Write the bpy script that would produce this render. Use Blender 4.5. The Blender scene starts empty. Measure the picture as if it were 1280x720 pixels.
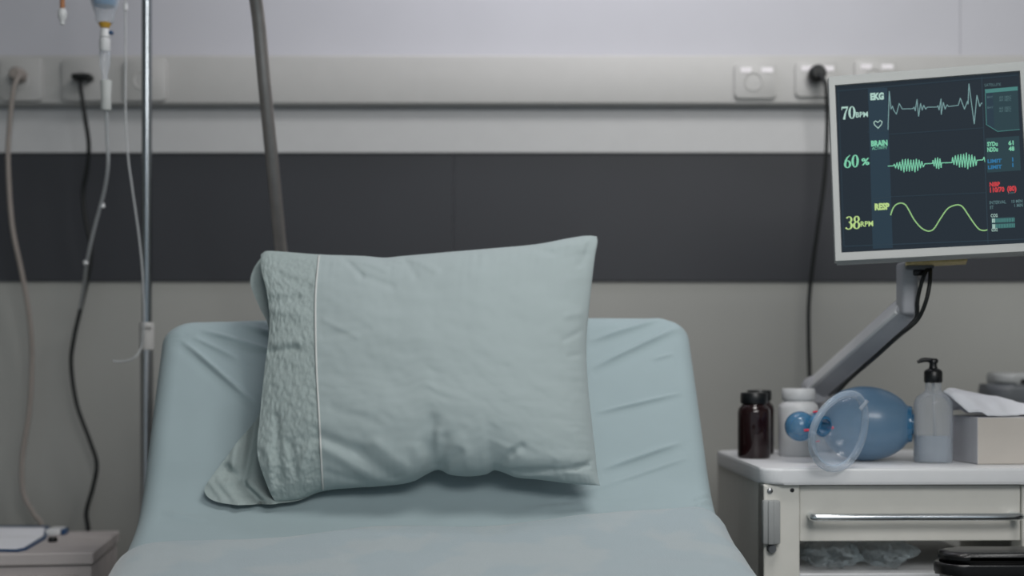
import bpy, bmesh, math, random
from math import sin, cos, pi, radians
from mathutils import Vector, Matrix, noise

# ---------------------------------------------------------------- camera, world, light
S = bpy.context.scene
COL = S.collection
F = 1280 * 50 / 36.0
HY = 445.0
CZ = 1.05

cam_d = bpy.data.cameras.new('camera'); cam = bpy.data.objects.new('camera', cam_d); COL.objects.link(cam)
cam.location = (0, 0, CZ); cam.rotation_euler = (pi / 2, 0, 0)
cam_d.lens = 50; cam_d.sensor_width = 36; cam_d.shift_y = (HY - 360) / 1280
cam_d.clip_start = 0.05
cam_d.dof.use_dof = True; cam_d.dof.focus_distance = 2.17; cam_d.dof.aperture_fstop = 2.0
S.camera = cam

S.view_settings.view_transform = 'Standard'; S.view_settings.look = 'None'
S.view_settings.gamma = 1; S.view_settings.exposure = -0.12
S.view_settings.use_curve_mapping = False

w = bpy.data.worlds.new('world'); S.world = w; w.use_nodes = True
w.node_tree.nodes['Background'].inputs[0].default_value = (0.78, 0.90, 1.0, 1)
w.node_tree.nodes['Background'].inputs[1].default_value = 0.50

def area(name, loc, target, sx, sy, power, color, spread=180):
    l = bpy.data.lights.new(name, 'AREA'); l.shape = 'RECTANGLE'; l.size = sx; l.size_y = sy
    l.energy = power; l.color = color; l.spread = radians(spread)
    o = bpy.data.objects.new(name, l); COL.objects.link(o); o.location = loc
    o.rotation_euler = (Vector(target) - Vector(loc)).to_track_quat('-Z', 'Y').to_euler()
    return o
area('ceiling_key_light', (0.55, 1.72, 2.66), (0.25, 2.4, 0.8), 0.7, 0.6, 20, (1.0, 0.975, 0.95))
area('front_fill_light', (0.75, -0.4, 2.45), (0.8, 2.6, 0.7), 1.6, 0.8, 40, (1.0, 0.985, 0.97))  # added fill from the front, brightens upright faces; no known lamp there
area('overbed_wall_light', (0.08, 2.80, 2.42), (0.08, 3.15, 1.70), 0.8, 0.10, 4.2, (0.93, 0.90, 1.0))

# ---------------------------------------------------------------- helpers
def P(px, py, d):
    return Vector(((px - 640) / F * d, d, CZ - (py - HY) / F * d))
def toPx(v):
    return 640 + F * v.x / v.y, HY - F * (v.z - CZ) / v.y

def lin(c):
    return tuple(((x / 255) / 12.92 if x / 255 <= 0.04045 else ((x / 255 + 0.055) / 1.055) ** 2.4) for x in c) + (1,)

def mat(name, rgb, rough=0.5, metal=0.0, var=0.05, scale=30.0, bump=0.0, bscale=200.0, trans=0.0, ior=1.45,
        emit=None, estr=1.0, spec=0.5, sheen=0.0, alpha=None, stretch=None):
    m = bpy.data.materials.new(name); m.use_nodes = True
    nt = m.node_tree; b = nt.nodes['Principled BSDF']
    c = lin(rgb)
    tc = nt.nodes.new('ShaderNodeTexCoord')
    src = tc.outputs['Object']
    if stretch:
        mp = nt.nodes.new('ShaderNodeMapping'); mp.inputs['Scale'].default_value = stretch
        nt.links.new(src, mp.inputs[0]); src = mp.outputs[0]
    n = nt.nodes.new('ShaderNodeTexNoise'); n.inputs['Scale'].default_value = scale; n.inputs['Detail'].default_value = 4
    nt.links.new(src, n.inputs['Vector'])
    r = nt.nodes.new('ShaderNodeValToRGB')
    r.color_ramp.elements[0].position = 0.3; r.color_ramp.elements[1].position = 0.7
    r.color_ramp.elements[0].color = tuple(x * (1 - var) for x in c[:3]) + (1,)
    r.color_ramp.elements[1].color = tuple(min(1, x * (1 + var)) for x in c[:3]) + (1,)
    nt.links.new(n.outputs[0], r.inputs[0]); nt.links.new(r.outputs[0], b.inputs['Base Color'])
    b.inputs['Roughness'].default_value = rough; b.inputs['Metallic'].default_value = metal
    b.inputs['Specular IOR Level'].default_value = spec
    b.inputs['Transmission Weight'].default_value = trans; b.inputs['IOR'].default_value = ior
    b.inputs['Sheen Weight'].default_value = sheen
    if alpha is not None: b.inputs['Alpha'].default_value = alpha
    if emit:
        b.inputs['Emission Color'].default_value = lin(emit); b.inputs['Emission Strength'].default_value = estr
    if bump:
        n2 = nt.nodes.new('ShaderNodeTexNoise'); n2.inputs['Scale'].default_value = bscale; n2.inputs['Detail'].default_value = 3
        nt.links.new(src, n2.inputs['Vector'])
        bp = nt.nodes.new('ShaderNodeBump'); bp.inputs['Strength'].default_value = bump; bp.inputs['Distance'].default_value = 0.002
        nt.links.new(n2.outputs[0], bp.inputs['Height']); nt.links.new(bp.outputs[0], b.inputs['Normal'])
    return m

def link(name, bm, mats, parent=None, smooth=False, angle=None, recalc=True):
    if recalc: bmesh.ops.recalc_face_normals(bm, faces=bm.faces)
    me = bpy.data.meshes.new(name); bm.to_mesh(me); bm.free()
    o = bpy.data.objects.new(name, me); COL.objects.link(o)
    for m in (mats if isinstance(mats, (list, tuple)) else [mats]): me.materials.append(m)
    if smooth:
        for p in me.polygons: p.use_smooth = True
        if angle: me.set_sharp_from_angle(angle=radians(angle))
    if parent is not None:
        o.parent = parent; o.matrix_parent_inverse = Matrix.Identity(4)
        o.location = (0, 0, 0)
        # mesh coordinates are world coordinates: bring them into the parent's space
        me.transform(wm(parent).inverted())
    return o
def wm(o):
    m = Matrix.LocRotScale(o.location, o.rotation_euler, o.scale)
    return wm(o.parent) @ m if o.parent else m

def thing(name, label, cat, loc, group=None, rz=0):
    o = bpy.data.objects.new(name, None); COL.objects.link(o); o.empty_display_size = 0.05
    o.location = loc; o.rotation_euler = (0, 0, rz)
    return tag(o, label, cat, group)
def tag(o, label, cat, group=None):
    o['label'] = label; o['category'] = cat
    if group: o['group'] = group
    return o
def struct(o):
    o['kind'] = 'structure'; return o

def box(bm, c, s, bev=0.0, seg=2, M=None, mi=0):
    r = bmesh.ops.create_cube(bm, size=1.0)
    vs = r['verts']
    for v in vs: v.co = Vector((v.co.x * s[0], v.co.y * s[1], v.co.z * s[2]))
    if bev:
        es = list({e for v in vs for e in v.link_edges})
        g = bmesh.ops.bevel(bm, geom=es, offset=bev, segments=seg, profile=0.5, affect='EDGES')
        vs = list({v for f in g['faces'] for v in f.verts} | {v for v in vs if v.is_valid})
    T = Matrix.Translation(Vector(c)) @ (M.to_4x4() if M else Matrix.Identity(4))
    for v in vs: v.co = T @ v.co
    if mi:
        for f in {f for v in vs for f in v.link_faces}: f.material_index = mi
    return vs
def corners(bm, p0, p1, bev=0.0, seg=2):
    return box(bm, [(a + b) / 2 for a, b in zip(p0, p1)], [abs(b - a) for a, b in zip(p0, p1)], bev, seg)

def spline(pts, n=8):
    pts = [Vector(p) for p in pts]; out = []
    for i in range(len(pts) - 1):
        a = pts[max(i - 1, 0)]; b = pts[i]; c = pts[i + 1]; d = pts[min(i + 2, len(pts) - 1)]
        for k in range(n):
            t = k / n
            out.append(0.5 * ((2 * b) + (c - a) * t + (2 * a - 5 * b + 4 * c - d) * t * t + (3 * b - a - 3 * c + d) * t ** 3))
    out.append(pts[-1]); return out
def tube(bm, pts, r, seg=12, cap=True):
    pts = [Vector(p) for p in pts]; rs = r if isinstance(r, (list, tuple)) else [r] * len(pts)
    t0 = (pts[1] - pts[0]).normalized()
    n = t0.orthogonal().normalized(); rings = []
    for i, p in enumerate(pts):
        t = (pts[min(i + 1, len(pts) - 1)] - pts[max(i - 1, 0)]).normalized()
        n = (n - t * n.dot(t)).normalized(); b = t.cross(n)
        rings.append([bm.verts.new(p + (n * cos(2 * pi * k / seg) + b * sin(2 * pi * k / seg)) * rs[i]) for k in range(seg)])
    for a, b in zip(rings, rings[1:]):
        for k in range(seg): bm.faces.new((a[k], a[(k + 1) % seg], b[(k + 1) % seg], b[k]))
    if cap: bm.faces.new(rings[0][::-1]); bm.faces.new(rings[-1])
def lathe(bm, prof, loc=(0, 0, 0), M=None, seg=40, mi=0):
    """prof: (radius, height) pairs; radius 0 closes the shape."""
    T = Matrix.Translation(Vector(loc)) @ (M.to_4x4() if M else Matrix.Identity(4)); prev = None
    for r, z in prof:
        ring = [bm.verts.new(T @ Vector((0, 0, z)))] if r <= 1e-6 else \
               [bm.verts.new(T @ Vector((r * cos(2 * pi * k / seg), r * sin(2 * pi * k / seg), z))) for k in range(seg)]
        if prev:
            for k in range(seg):
                a0, a1 = prev[k % len(prev)], prev[(k + 1) % len(prev)]; b0, b1 = ring[k % len(ring)], ring[(k + 1) % len(ring)]
                vs = []
                for v in (a0, a1, b1, b0):
                    if v not in vs: vs.append(v)
                if len(vs) > 2:
                    f = bm.faces.new(vs); f.material_index = mi
        prev = ring
def align(d):
    return Vector((0, 0, 1)).rotation_difference(Vector(d).normalized()).to_matrix()
def rect_outline(w, d, r, n=6):
    pts = []
    for cx, cy, a0 in ((w / 2 - r, d / 2 - r, 0), (-w / 2 + r, d / 2 - r, 90), (-w / 2 + r, -d / 2 + r, 180), (w / 2 - r, -d / 2 + r, 270)):
        for k in range(n + 1):
            a = radians(a0 + 90 * k / n); pts.append((cx + r * cos(a), cy + r * sin(a)))
    return pts
def prism(bm, pts, z0, z1, M=None, bev=0.0, seg=2):
    M = M or Matrix.Identity(4)
    lo = [bm.verts.new(M @ Vector((x, y, z0))) for x, y in pts]; hi = [bm.verts.new(M @ Vector((x, y, z1))) for x, y in pts]
    f0 = bm.faces.new(lo[::-1]); f1 = bm.faces.new(hi)
    for k in range(len(pts)):
        j = (k + 1) % len(pts); bm.faces.new((lo[k], lo[j], hi[j], hi[k]))
    if bev:
        bmesh.ops.bevel(bm, geom=list(f0.edges) + list(f1.edges), offset=bev, segments=seg, profile=0.5, affect='EDGES')

# ---------------------------------------------------------------- materials
M_ = {}
M_['wall_up'] = mat('upper_wall_paint', (182, 183, 189), 0.6, var=0.02, scale=6)
M_['wall_low'] = mat('lower_wall_paint', (155, 156, 152), 0.65, var=0.02, scale=6)
M_['rail'] = mat('trunking_plastic', (178, 178, 176), 0.45, var=0.015)
M_['rail2'] = mat('cream_rail_gap', (140, 142, 140), 0.6)
M_['strip'] = mat('wall_strip', (190, 191, 192), 0.5, var=0.015)
M_['dark'] = mat('charcoal_panel', (58, 60, 64), 0.5, var=0.04, scale=4, spec=0.25)
M_['floor'] = mat('vinyl_floor', (120, 122, 120), 0.4, var=0.05, scale=15)
M_['ceil'] = mat('ceiling_paint', (200, 200, 200), 0.8)
M_['chrome'] = mat('chrome', (150, 156, 160), 0.2, metal=1.0, var=0.02)
M_['bright'] = mat('bright_chrome', (232, 236, 238), 0.16, metal=1.0, var=0.01)
M_['steel'] = mat('brushed_steel', (170, 172, 174), 0.3, metal=1.0, var=0.04)
M_['pole_warm'] = mat('worn_steel', (172, 168, 166), 0.38, metal=0.8, var=0.08)
M_['sheet'] = mat('mint_sheet', (150, 167, 171), 0.85, var=0.015, scale=12, bump=0.12, bscale=900, sheen=0.1)
M_['case'] = mat('mint_pillowcase', (154, 167, 168), 0.85, var=0.015, scale=12, bump=0.12, bscale=900, sheen=0.1)
M_['hem'] = mat('embroidered_hem', (150, 163, 162), 0.9, var=0.04, scale=140, bump=0.5, bscale=130, stretch=(1, 1, 0.6))
M_['trim'] = mat('pale_seam', (186, 190, 188), 0.8)
M_['inner'] = mat('white_ticking', (200, 206, 206), 0.9)
M_['matt'] = mat('mattress_vinyl', (60, 80, 100), 0.6)
M_['cream'] = mat('cream_enamel', (212, 211, 204), 0.42, var=0.02)
M_['ttop'] = mat('trolley_top_laminate', (216, 218, 220), 0.32, var=0.015)
M_['grey'] = mat('grey_plastic', (150, 153, 153), 0.45)
M_['dgrey'] = mat('dark_grey_plastic', (86, 90, 94), 0.5)
M_['black'] = mat('black_plastic', (18, 20, 22), 0.35)
M_['blackleather'] = mat('black_vinyl', (14, 14, 15), 0.3, bump=0.1, bscale=300)
M_['rubber'] = mat('black_rubber', (16, 20, 20), 0.5)
M_['wcable'] = mat('white_cable', (142, 135, 129), 0.55)
M_['white'] = mat('white_plastic', (205, 207, 208), 0.4, var=0.02)
M_['lav'] = mat('white_card', (190, 190, 194), 0.75, var=0.02)
M_['card'] = mat('warm_card', (198, 192, 184), 0.75, var=0.02)
M_['paper'] = mat('tissue_paper', (228, 230, 235), 0.9, var=0.01)
M_['label'] = mat('white_label', (235, 232, 235), 0.6)
M_['silver'] = mat('silver_plastic', (150, 154, 153), 0.35, metal=0.0, var=0.02)
M_['armgrey'] = mat('painted_aluminium', (165, 167, 172), 0.36, metal=0.0, var=0.03)
M_['brass'] = mat('yellowed_sticker', (190, 172, 120), 0.5, var=0.2, scale=120)
M_['blue'] = mat('blue_plastic', (28, 66, 104), 0.35)
M_['amber'] = mat('amber_glass', (34, 17, 18), 0.07, var=0.1, trans=0.15, ior=1.5)
M_['red'] = mat('red_plastic', (215, 40, 70), 0.4)
M_['orange'] = mat('orange_tube', (160, 104, 62), 0.35)
M_['yellow'] = mat('yellow_port', (190, 150, 60), 0.4)
M_['brown'] = mat('brown_rail', (130, 112, 104), 0.5)
M_['table'] = mat('bedside_laminate', (190, 183, 181), 0.4, var=0.02)
M_['gap'] = mat('shadow_gap', (40, 42, 40), 0.7)
def clear(name, rgb, rough=0.05, trans=1.0, ior=1.2, var=0.0, alpha=0.5):
    """thin clear plastic: see-through sheet with a gloss coat"""
    m = bpy.data.materials.new(name); m.use_nodes = True; nt = m.node_tree
    b = nt.nodes['Principled BSDF']
    b.inputs['Base Color'].default_value = lin(rgb); b.inputs['Roughness'].default_value = rough
    b.inputs['Coat Weight'].default_value = 0.3
    lw = nt.nodes.new('ShaderNodeLayerWeight'); lw.inputs[0].default_value = 0.35
    mr = nt.nodes.new('ShaderNodeMapRange'); mr.inputs['To Min'].default_value = alpha; mr.inputs['To Max'].default_value = min(1, alpha + 0.55)
    nt.links.new(lw.outputs['Facing'], mr.inputs['Value']); nt.links.new(mr.outputs[0], b.inputs['Alpha'])
    n = nt.nodes.new('ShaderNodeTexNoise'); n.inputs['Scale'].default_value = 60
    mp = nt.nodes.new('ShaderNodeMapRange'); mp.inputs['To Min'].default_value = rough; mp.inputs['To Max'].default_value = rough + 0.08
    nt.links.new(n.outputs[0], mp.inputs['Value']); nt.links.new(mp.outputs[0], b.inputs['Roughness'])
    return m
M_['clear'] = clear('clear_plastic', (205, 212, 220), 0.05, alpha=0.22)
M_['mask'] = clear('clear_mask_plastic', (170, 190, 210), 0.06, alpha=0.20)
M_['cushion'] = clear('clear_cushion', (180, 196, 212), 0.05, alpha=0.20)
M_['cbag'] = clear('crumpled_bag', (205, 220, 226), 0.06, alpha=0.04)
M_['cbag'].node_tree.nodes['Principled BSDF'].inputs['Coat Weight'].default_value = 1.0
M_['gel'] = clear('clear_gel', (178, 190, 202), 0.05, alpha=0.62)
M_['bvm'] = clear('blue_silicone', (98, 134, 164), 0.28, alpha=0.70)
M_['bvmd'] = clear('blue_valve_plastic', (52, 118, 160), 0.1, alpha=0.62)
M_['bluel'] = clear('blue_fluid', (80, 140, 180), 0.1, alpha=0.7)
M_['tube'] = clear('clear_tubing', (190, 194, 196), 0.12, alpha=0.55)

def blanket_material():
    m = bpy.data.materials.new('mottled_blanket'); m.use_nodes = True; nt = m.node_tree; b = nt.nodes['Principled BSDF']
    tc = nt.nodes.new('ShaderNodeTexCoord')
    n = nt.nodes.new('ShaderNodeTexNoise'); n.inputs['Scale'].default_value = 9; n.inputs['Detail'].default_value = 2
    nt.links.new(tc.outputs['Object'], n.inputs['Vector'])
    r = nt.nodes.new('ShaderNodeValToRGB'); e = r.color_ramp.elements
    e[0].position = 0.47; e[0].color = lin((151, 165, 170)); e[1].position = 0.54; e[1].color = lin((157, 168, 171))
    nt.links.new(n.outputs[0], r.inputs[0]); nt.links.new(r.outputs[0], b.inputs['Base Color'])
    b.inputs['Roughness'].default_value = 0.95; b.inputs['Sheen Weight'].default_value = 0.3
    n2 = nt.nodes.new('ShaderNodeTexNoise'); n2.inputs['Scale'].default_value = 350
    nt.links.new(tc.outputs['Object'], n2.inputs['Vector'])
    mx = nt.nodes.new('ShaderNodeMath'); mx.operation = 'MULTIPLY_ADD'; mx.inputs[1].default_value = 4.0
    nt.links.new(r.outputs[0], mx.inputs[0]); nt.links.new(n2.outputs[0], mx.inputs[2])
    bp = nt.nodes.new('ShaderNodeBump'); bp.inputs['Strength'].default_value = 0.35; bp.inputs['Distance'].default_value = 0.002
    nt.links.new(mx.outputs[0], bp.inputs['Height']); nt.links.new(bp.outputs[0], b.inputs['Normal'])
    return m
M_['blanket'] = blanket_material()

# ---------------------------------------------------------------- room
WY = 3.10
def zz(py, d): return CZ - (py - HY) / F * d
XL, XR, YB = -2.3, 2.5, -1.6
CEIL = 2.75
bm = bmesh.new(); corners(bm, (XL, YB, -0.1), (XR, WY + 0.12, 0)); struct(link('floor', bm, M_['floor']))
bm = bmesh.new(); corners(bm, (XL, YB, CEIL), (XR, WY + 0.12, CEIL + 0.1)); struct(link('ceiling', bm, M_['ceil']))
z_band0, z_band1, z_strip = zz(352, WY), zz(192, WY), zz(70, WY)
bm = bmesh.new()
corners(bm, (XL, WY, 0), (XR, WY + 0.12, z_band0)); 
vs = corners(bm, (XL, WY, z_band0), (P(1200, 0, WY).x - 0.0012, WY + 0.12, CEIL))
vs += corners(bm, (P(1200, 0, WY).x + 0.0012, WY, z_band0), (XR, WY + 0.12, CEIL))
corners(bm, (XL, WY + 0.003, z_band0), (XR, WY + 0.11, CEIL - 0.001))
for f in bm.faces:
    if f.calc_center_median().z > z_band0 + 0.001: f.material_index = 1
struct(link('wall_back', bm, [M_['wall_low'], M_['wall_up']]))
bm = bmesh.new(); corners(bm, (XL - 0.1, YB, 0), (XL, WY, CEIL)); struct(link('wall_left', bm, M_['wall_low']))
bm = bmesh.new(); corners(bm, (XR, YB, 0), (XR + 0.1, WY, CEIL)); struct(link('wall_right', bm, M_['wall_low']))
# charcoal band (two boards meeting behind the pillow), pale strip, cable trunking
sx = P(567, 0, WY).x
bm = bmesh.new()
corners(bm, (XL, WY - 0.006, z_band0), (sx - 0.0006, WY, z_band1), 0.0015)
corners(bm, (sx + 0.0006, WY - 0.006, z_band0), (XR, WY, z_band1), 0.0015)
struct(link('trim_1', bm, M_['dark']))
bm = bmesh.new(); corners(bm, (XL, WY - 0.012, z_band1), (XR, WY, zz(128, WY)), 0.0015); struct(link('trim_2', bm, M_['strip']))
RY = 3.05
bm = bmesh.new(); corners(bm, (XL, RY, zz(130, RY)), (XR, WY, zz(68.5, RY)), 0.005, 3)
struct(link('trim_3', bm, M_['rail'], smooth=True, angle=40))
bm = bmesh.new(); corners(bm, (XL, WY - 0.012, 0), (XR, WY, 0.09), 0.003); struct(link('baseboard_back', bm, M_['dgrey']))

# ---------------------------------------------------------------- wall outlets and plugs
def outlet(x0, y0, x1, y1, label, kind, group):
    d = RY - 0.004; a = P(x0, y1, d); b = P(x1, y0, d); c = (a + b) / 2
    t = thing('wall_socket', label, 'socket', (c.x, RY, c.z), group)
    W, H = b.x - a.x, b.z - a.z
    Mx = Matrix.Translation((c.x, RY, c.z)) @ Matrix.Rotation(pi / 2, 4, 'X')
    bm = bmesh.new(); prism(bm, rect_outline(W, H, 0.008), 0, 0.009, Mx, 0.0025); link('socket_plate', bm, M_['rail'], t, True, 35)
    dirn = align((0, -1, 0))
    if kind != 'none':
        r = 0.0185; bm = bmesh.new()
        lathe(bm, [(0, -0.001), (r * .9, -0.001), (r * .9, 0.001), (r, 0.002), (r + .002, 0.0015), (r + .0025, 0)],
              (c.x - W * .06, RY - 0.009, c.z - .002), dirn); link('socket_ring', bm, M_['rail'], t, True, 35)
    if kind == 'label':
        bm = bmesh.new()
        corners(bm, (c.x - W * .36, RY - .0102, c.z + H * .22), (c.x - W * .10, RY - .0085, c.z + H * .36), .0004)
        link('printed_label', bm, M_['label'], t); bm = bmesh.new()
        corners(bm, (c.x + W * .14, RY - .0102, c.z + H * .22), (c.x + W * .42, RY - .0085, c.z + H * .36), .0004)
        link('printed_label', bm, M_['label'], t)
    return t
g1 = 'sockets on the trunking left of the bed'; g2 = 'sockets on the trunking beside the monitor'
outlet(2, 73, 53, 126, 'grey wall socket holding the white cable plug, leftmost on the trunking', 'ring', g1)
outlet(79, 73, 131, 126, 'grey wall socket holding the black plug, behind the drip chamber', 'ring', g1)
outlet(156, 73, 208, 126, 'grey wall socket behind the chrome infusion stand pole, nothing plugged in', 'ring', g1)
outlet(918, 79, 970, 123, 'empty grey wall socket on the trunking, leftmost of those beside the monitor', 'label', g2)
outlet(994, 77, 1046, 121, 'grey wall socket with the round black plug beside the monitor corner', 'label', g2)
outlet(1068, 75, 1120, 118, 'grey wall socket half hidden behind the top edge of the monitor', 'label', g2)

def cable(name, label, cat, pts, r, m, plugfn=None):
    p0 = Vector(pts[-1])
    t = thing(name, label, cat, p0)
    bm = bmesh.new(); tube(bm, spline(pts, 10), r, 10); link('cord', bm, m, t, True)
    if plugfn: plugfn(t)
    return t
# nightstand geometry first (cables run down behind it)
def plug_white(t):
    c = P(25, 95, RY - .01); bm = bmesh.new()
    lathe(bm, [(0, .034), (.010, .034), (.0145, .028), (.016, .004), (.016, 0), (0, 0)], (c.x, RY - .010, c.z), align((0, -1, 0)))
    link('plug', bm, M_['wcable'], t, True, 40)
yb = 3.0
cable('power_cable', 'white power cable hanging from the leftmost socket down behind the bedside cabinet', 'cable',
      [P(25, 95, 3.01), P(22, 98, 2.99), P(17, 112, 2.985), P(12.5, 150, 2.99), P(10, 200, 3.0), P(15, 280, 3.01), P(27, 340, 3.02), P(36, 390, 3.03),
       P(40, 440, 3.04), P(37, 510, 3.04), P(28, 570, 3.04), P(29, 615, 3.04), P(42, 642, 3.04), P(54, 666, 3.04), P(58, 760, 3.04)],
      0.0052, M_['wcable'], plug_white)
def plug_black(t):
    c = P(104.5, 97.5, RY - .02); bm = bmesh.new()
    box(bm, (c.x, RY - .027, c.z), (.040, .034, .012), .004, 3); link('plug', bm, M_['rubber'], t, True, 40)
cable('power_cable', 'black power cable hanging from the flat black plug at the left of the bed', 'cable',
      [P(101, 97, 3.02), P(101, 110, 3.0), P(106, 145, 3.0), P(111, 180, 3.01), P(109, 210, 3.02), P(104, 240, 3.03), P(107, 275, 3.03), P(114, 312, 3.03),
       P(109, 350, 3.03), P(101, 385, 3.03), P(93, 420, 3.03), P(89, 455, 3.03), P(96, 505, 3.03), P(112, 550, 3.03), P(121, 580, 3.03), P(116, 610, 3.03), P(108, 640, 3.03), P(111, 668, 3.03), P(116, 760, 3.03)],
      0.0046, M_['rubber'], plug_black)
def plug_round(t):
    c = P(1021, 92.5, RY - .03); bm = bmesh.new()
    lathe(bm, [(0, .040), (.012, .040), (.0175, .034), (.0185, .02), (.016, .004), (.014, 0), (0, 0)], (c.x, RY - .011, c.z), align((0, -1, 0)))
    link('plug', bm, M_['rubber'], t, True, 40)
cable('power_cable', 'black power cable hanging from the round plug beside the monitor', 'cable',
      [P(1023, 93, 3.0), P(1030, 100, 2.985), P(1033, 115, 2.98), P(1034, 160, 2.99), P(1031, 220, 3.0), P(1023, 280, 3.01), P(1016, 330, 3.02), P(1011, 380, 3.03),
       P(1011, 430, 3.03), P(1012, 480, 3.03), P(1010, 560, 3.03), P(1012, 700, 3.03)], 0.0044, M_['rubber'], plug_round)

# ---------------------------------------------------------------- bedside cabinet, clipboard
def nightstand():
    zt = 0.688
    A = P(148, 663, 2.95); B = P(115, 690, 2.627)   # right rear and right front top corners
    ang = math.atan2(B.x - A.x, A.y - B.y)           # yaw of the cabinet
    root = thing('bedside_cabinet', 'low pale bedside cabinet with a drawer left of the bed', 'cabinet', (B.x, B.y, 0), rz=ang)
    L = lambda x, y, z: (x, y, z)
    Mw = wm(root)
    def lb(name, p0, p1, m, bev=.002, par=None):
        bm = bmesh.new(); corners(bm, p0, p1, bev); bm.transform(Mw); return link(name, bm, m, par or root)
    D = (A - B).length
    lb('cabinet_body', (-0.452, 0.006, 0.16), (-0.002, D - .004, zt - .024), M_['table'])
    lb('cabinet_top', (-0.458, -0.004, zt - .023), (0.002, D, zt), M_['table'], .003)
    dr = lb('drawer', (-0.43, -0.012, zt - .185), (-0.030, 0.004, zt - .042), M_['table'])
    bm = bmesh.new(); tube(bm, [(-.30, -.012, zt - .11), (-.30, -.034, zt - .11), (-.16, -.034, zt - .11), (-.16, -.012, zt - .11)], .005)
    bm.transform(Mw); link('drawer_handle', bm, M_['steel'], dr, True, 50)
    dd = lb('cabinet_door', (-0.43, -0.012, 0.17), (-0.030, 0.004, zt - .20), M_['table'])
    bm = bmesh.new(); tube(bm, [(-.06, -.012, .42), (-.06, -.034, .42), (-.06, -.034, .32), (-.06, -.012, .32)], .005)
    bm.transform(Mw); link('door_handle', bm, M_['steel'], dd, True, 50)
    for x in (-.42, -.03):
        for y in (.04, D - .04):
            bm = bmesh.new(); lathe(bm, [(0, 0), (.018, 0), (.02, .01), (.014, .162), (0, .162)], (x, y, 0)); bm.transform(Mw)
            link('foot', bm, M_['black'], root, True, 40)
    # clipboard lying on the top
    c = P(30, 676, 2.78)
    cb = thing('clipboard', 'blue clipboard with a sheet of paper on the bedside cabinet', 'clipboard', (c.x, c.y, zt))
    def onz(px, py, z):
        d = (CZ - z) * F / (py - HY); return P(px, py, d)
    outl = [onz(px, py, zt + .001) for px, py in ((-60, 659), (62, 659), (58, 673), (34, 687), (22, 689.5), (-75, 688))]
    bm = bmesh.new()
    prism(bm, [(v.x, v.y) for v in outl], zt + .0005, zt + .0045); link('board', bm, M_['blue'], cb)
    outl = [onz(px, py, zt + .005) for px, py in ((-55, 660), (56, 660), (54, 670), (30, 684.5), (18, 686.5), (-68, 685))]
    bm = bmesh.new(); prism(bm, [(v.x, v.y) for v in outl], zt + .0047, zt + .0062); link('paper', bm, M_['paper'], cb)
    q = onz(70, 662, zt + .01)
    k = thing('tape_roll', 'small white tape piece with a blue end beside the clipboard', 'tape', (q.x, q.y, zt))
    bm = bmesh.new(); box(bm, (q.x, q.y, zt + .007), (.028, .05, .013), .003); link('tape_body', bm, M_['white'], k)
    bm = bmesh.new(); box(bm, (q.x + .018, q.y, zt + .007), (.007, .03, .012), .002); link('tape_end', bm, M_['blue'], k)
    q = onz(66, 673.5, zt + .006)
    bm = bmesh.new(); lathe(bm, [(0, 0), (.008, 0), (.0095, .004), (.008, .009), (0, .0095)], (q.x, q.y, zt + .0002))
    tag(link('bottle_cap', bm, M_['black'], None, True, 50), 'tiny black cap on the bedside cabinet beside the clipboard', 'cap')
nightstand()

# ---------------------------------------------------------------- bed
BYAW = radians(4.5); BX = -0.083
bed = thing('hospital_bed', 'hospital bed with raised backrest made up with mint green linen', 'bed', (BX, 1.70, 0), rz=BYAW)
BM = wm(bed)
# bed-local frame: x across (0 = middle), y along (pivot at 1.70), profile of the upper mattress surface
PIV = Vector((-0.145, 1.70, 0))
PROF = [(0.800, 1.128), (0.70, 0.985), (0.635, 0.885), (0.595, 0.835), (0.54, 0.797), (0.42, 0.762), (0.25, 0.737), (0.0, 0.722), (-0.4, 0.718), (-1.05, 0.718)]
def warp(t, n):   # 80 % of the rows lie in the first third when the mesh is dense
    if n < 300: return t
    return t / .8 * .33 if t < .8 else .33 + (t - .8) / .2 * .67
def resample(pr, n):
    pts = spline([(0, y, z) for y, z in pr], 12)
    L = [0]
    for a, b in zip(pts, pts[1:]): L.append(L[-1] + (b - a).length)
    out = []; j = 0
    for i in range(n):
        s = L[-1] * warp(i / (n - 1), n)
        while j < len(L) - 2 and L[j + 1] < s: j += 1
        t = (s - L[j]) / (L[j + 1] - L[j]); out.append(pts[j].lerp(pts[j + 1], t))
    return out, L[-1]
def seg_dist(px, py, a):
    x0, y0, x1, y1 = a[:4]; dx, dy = x1 - x0, y1 - y0
    L2 = dx * dx + dy * dy; t = ((px - x0) * dx + (py - y0) * dy) / L2
    tc = min(1, max(0, t)); nx = px - (x0 + dx * tc); ny = py - (y0 + dy * tc)
    side = (dx * (py - y0) - dy * (px - x0)) / math.sqrt(L2)
    return side if 0 <= t <= 1 else math.copysign(math.hypot(nx, ny), side), t
SR = [  # creases of the sheet: line, half width, height
    (735, 427, 836, 395, 4, .0040), (738, 461, 850, 408, 4, .0050), (744, 516, 852, 491, 3, .0035), (752, 587, 852, 553, 4, .0045),
    (760, 606, 860, 572, 3, .0020), (815, 450, 842, 442, 3, .002), (680, 628, 780, 600, 5, .002), (640, 640, 800, 622, 6, .002),
    (226, 424, 322, 508, 4, .0060), (240, 420, 300, 450, 4, .0030), (250, 412, 345, 440, 4, .0045), (300, 405, 350, 420, 5, .003),
    (200, 640, 260, 652, 5, .002), (868, 634, 888, 624, 2.5, .004), (866, 626, 888, 615, 2.5, .003)]
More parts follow.
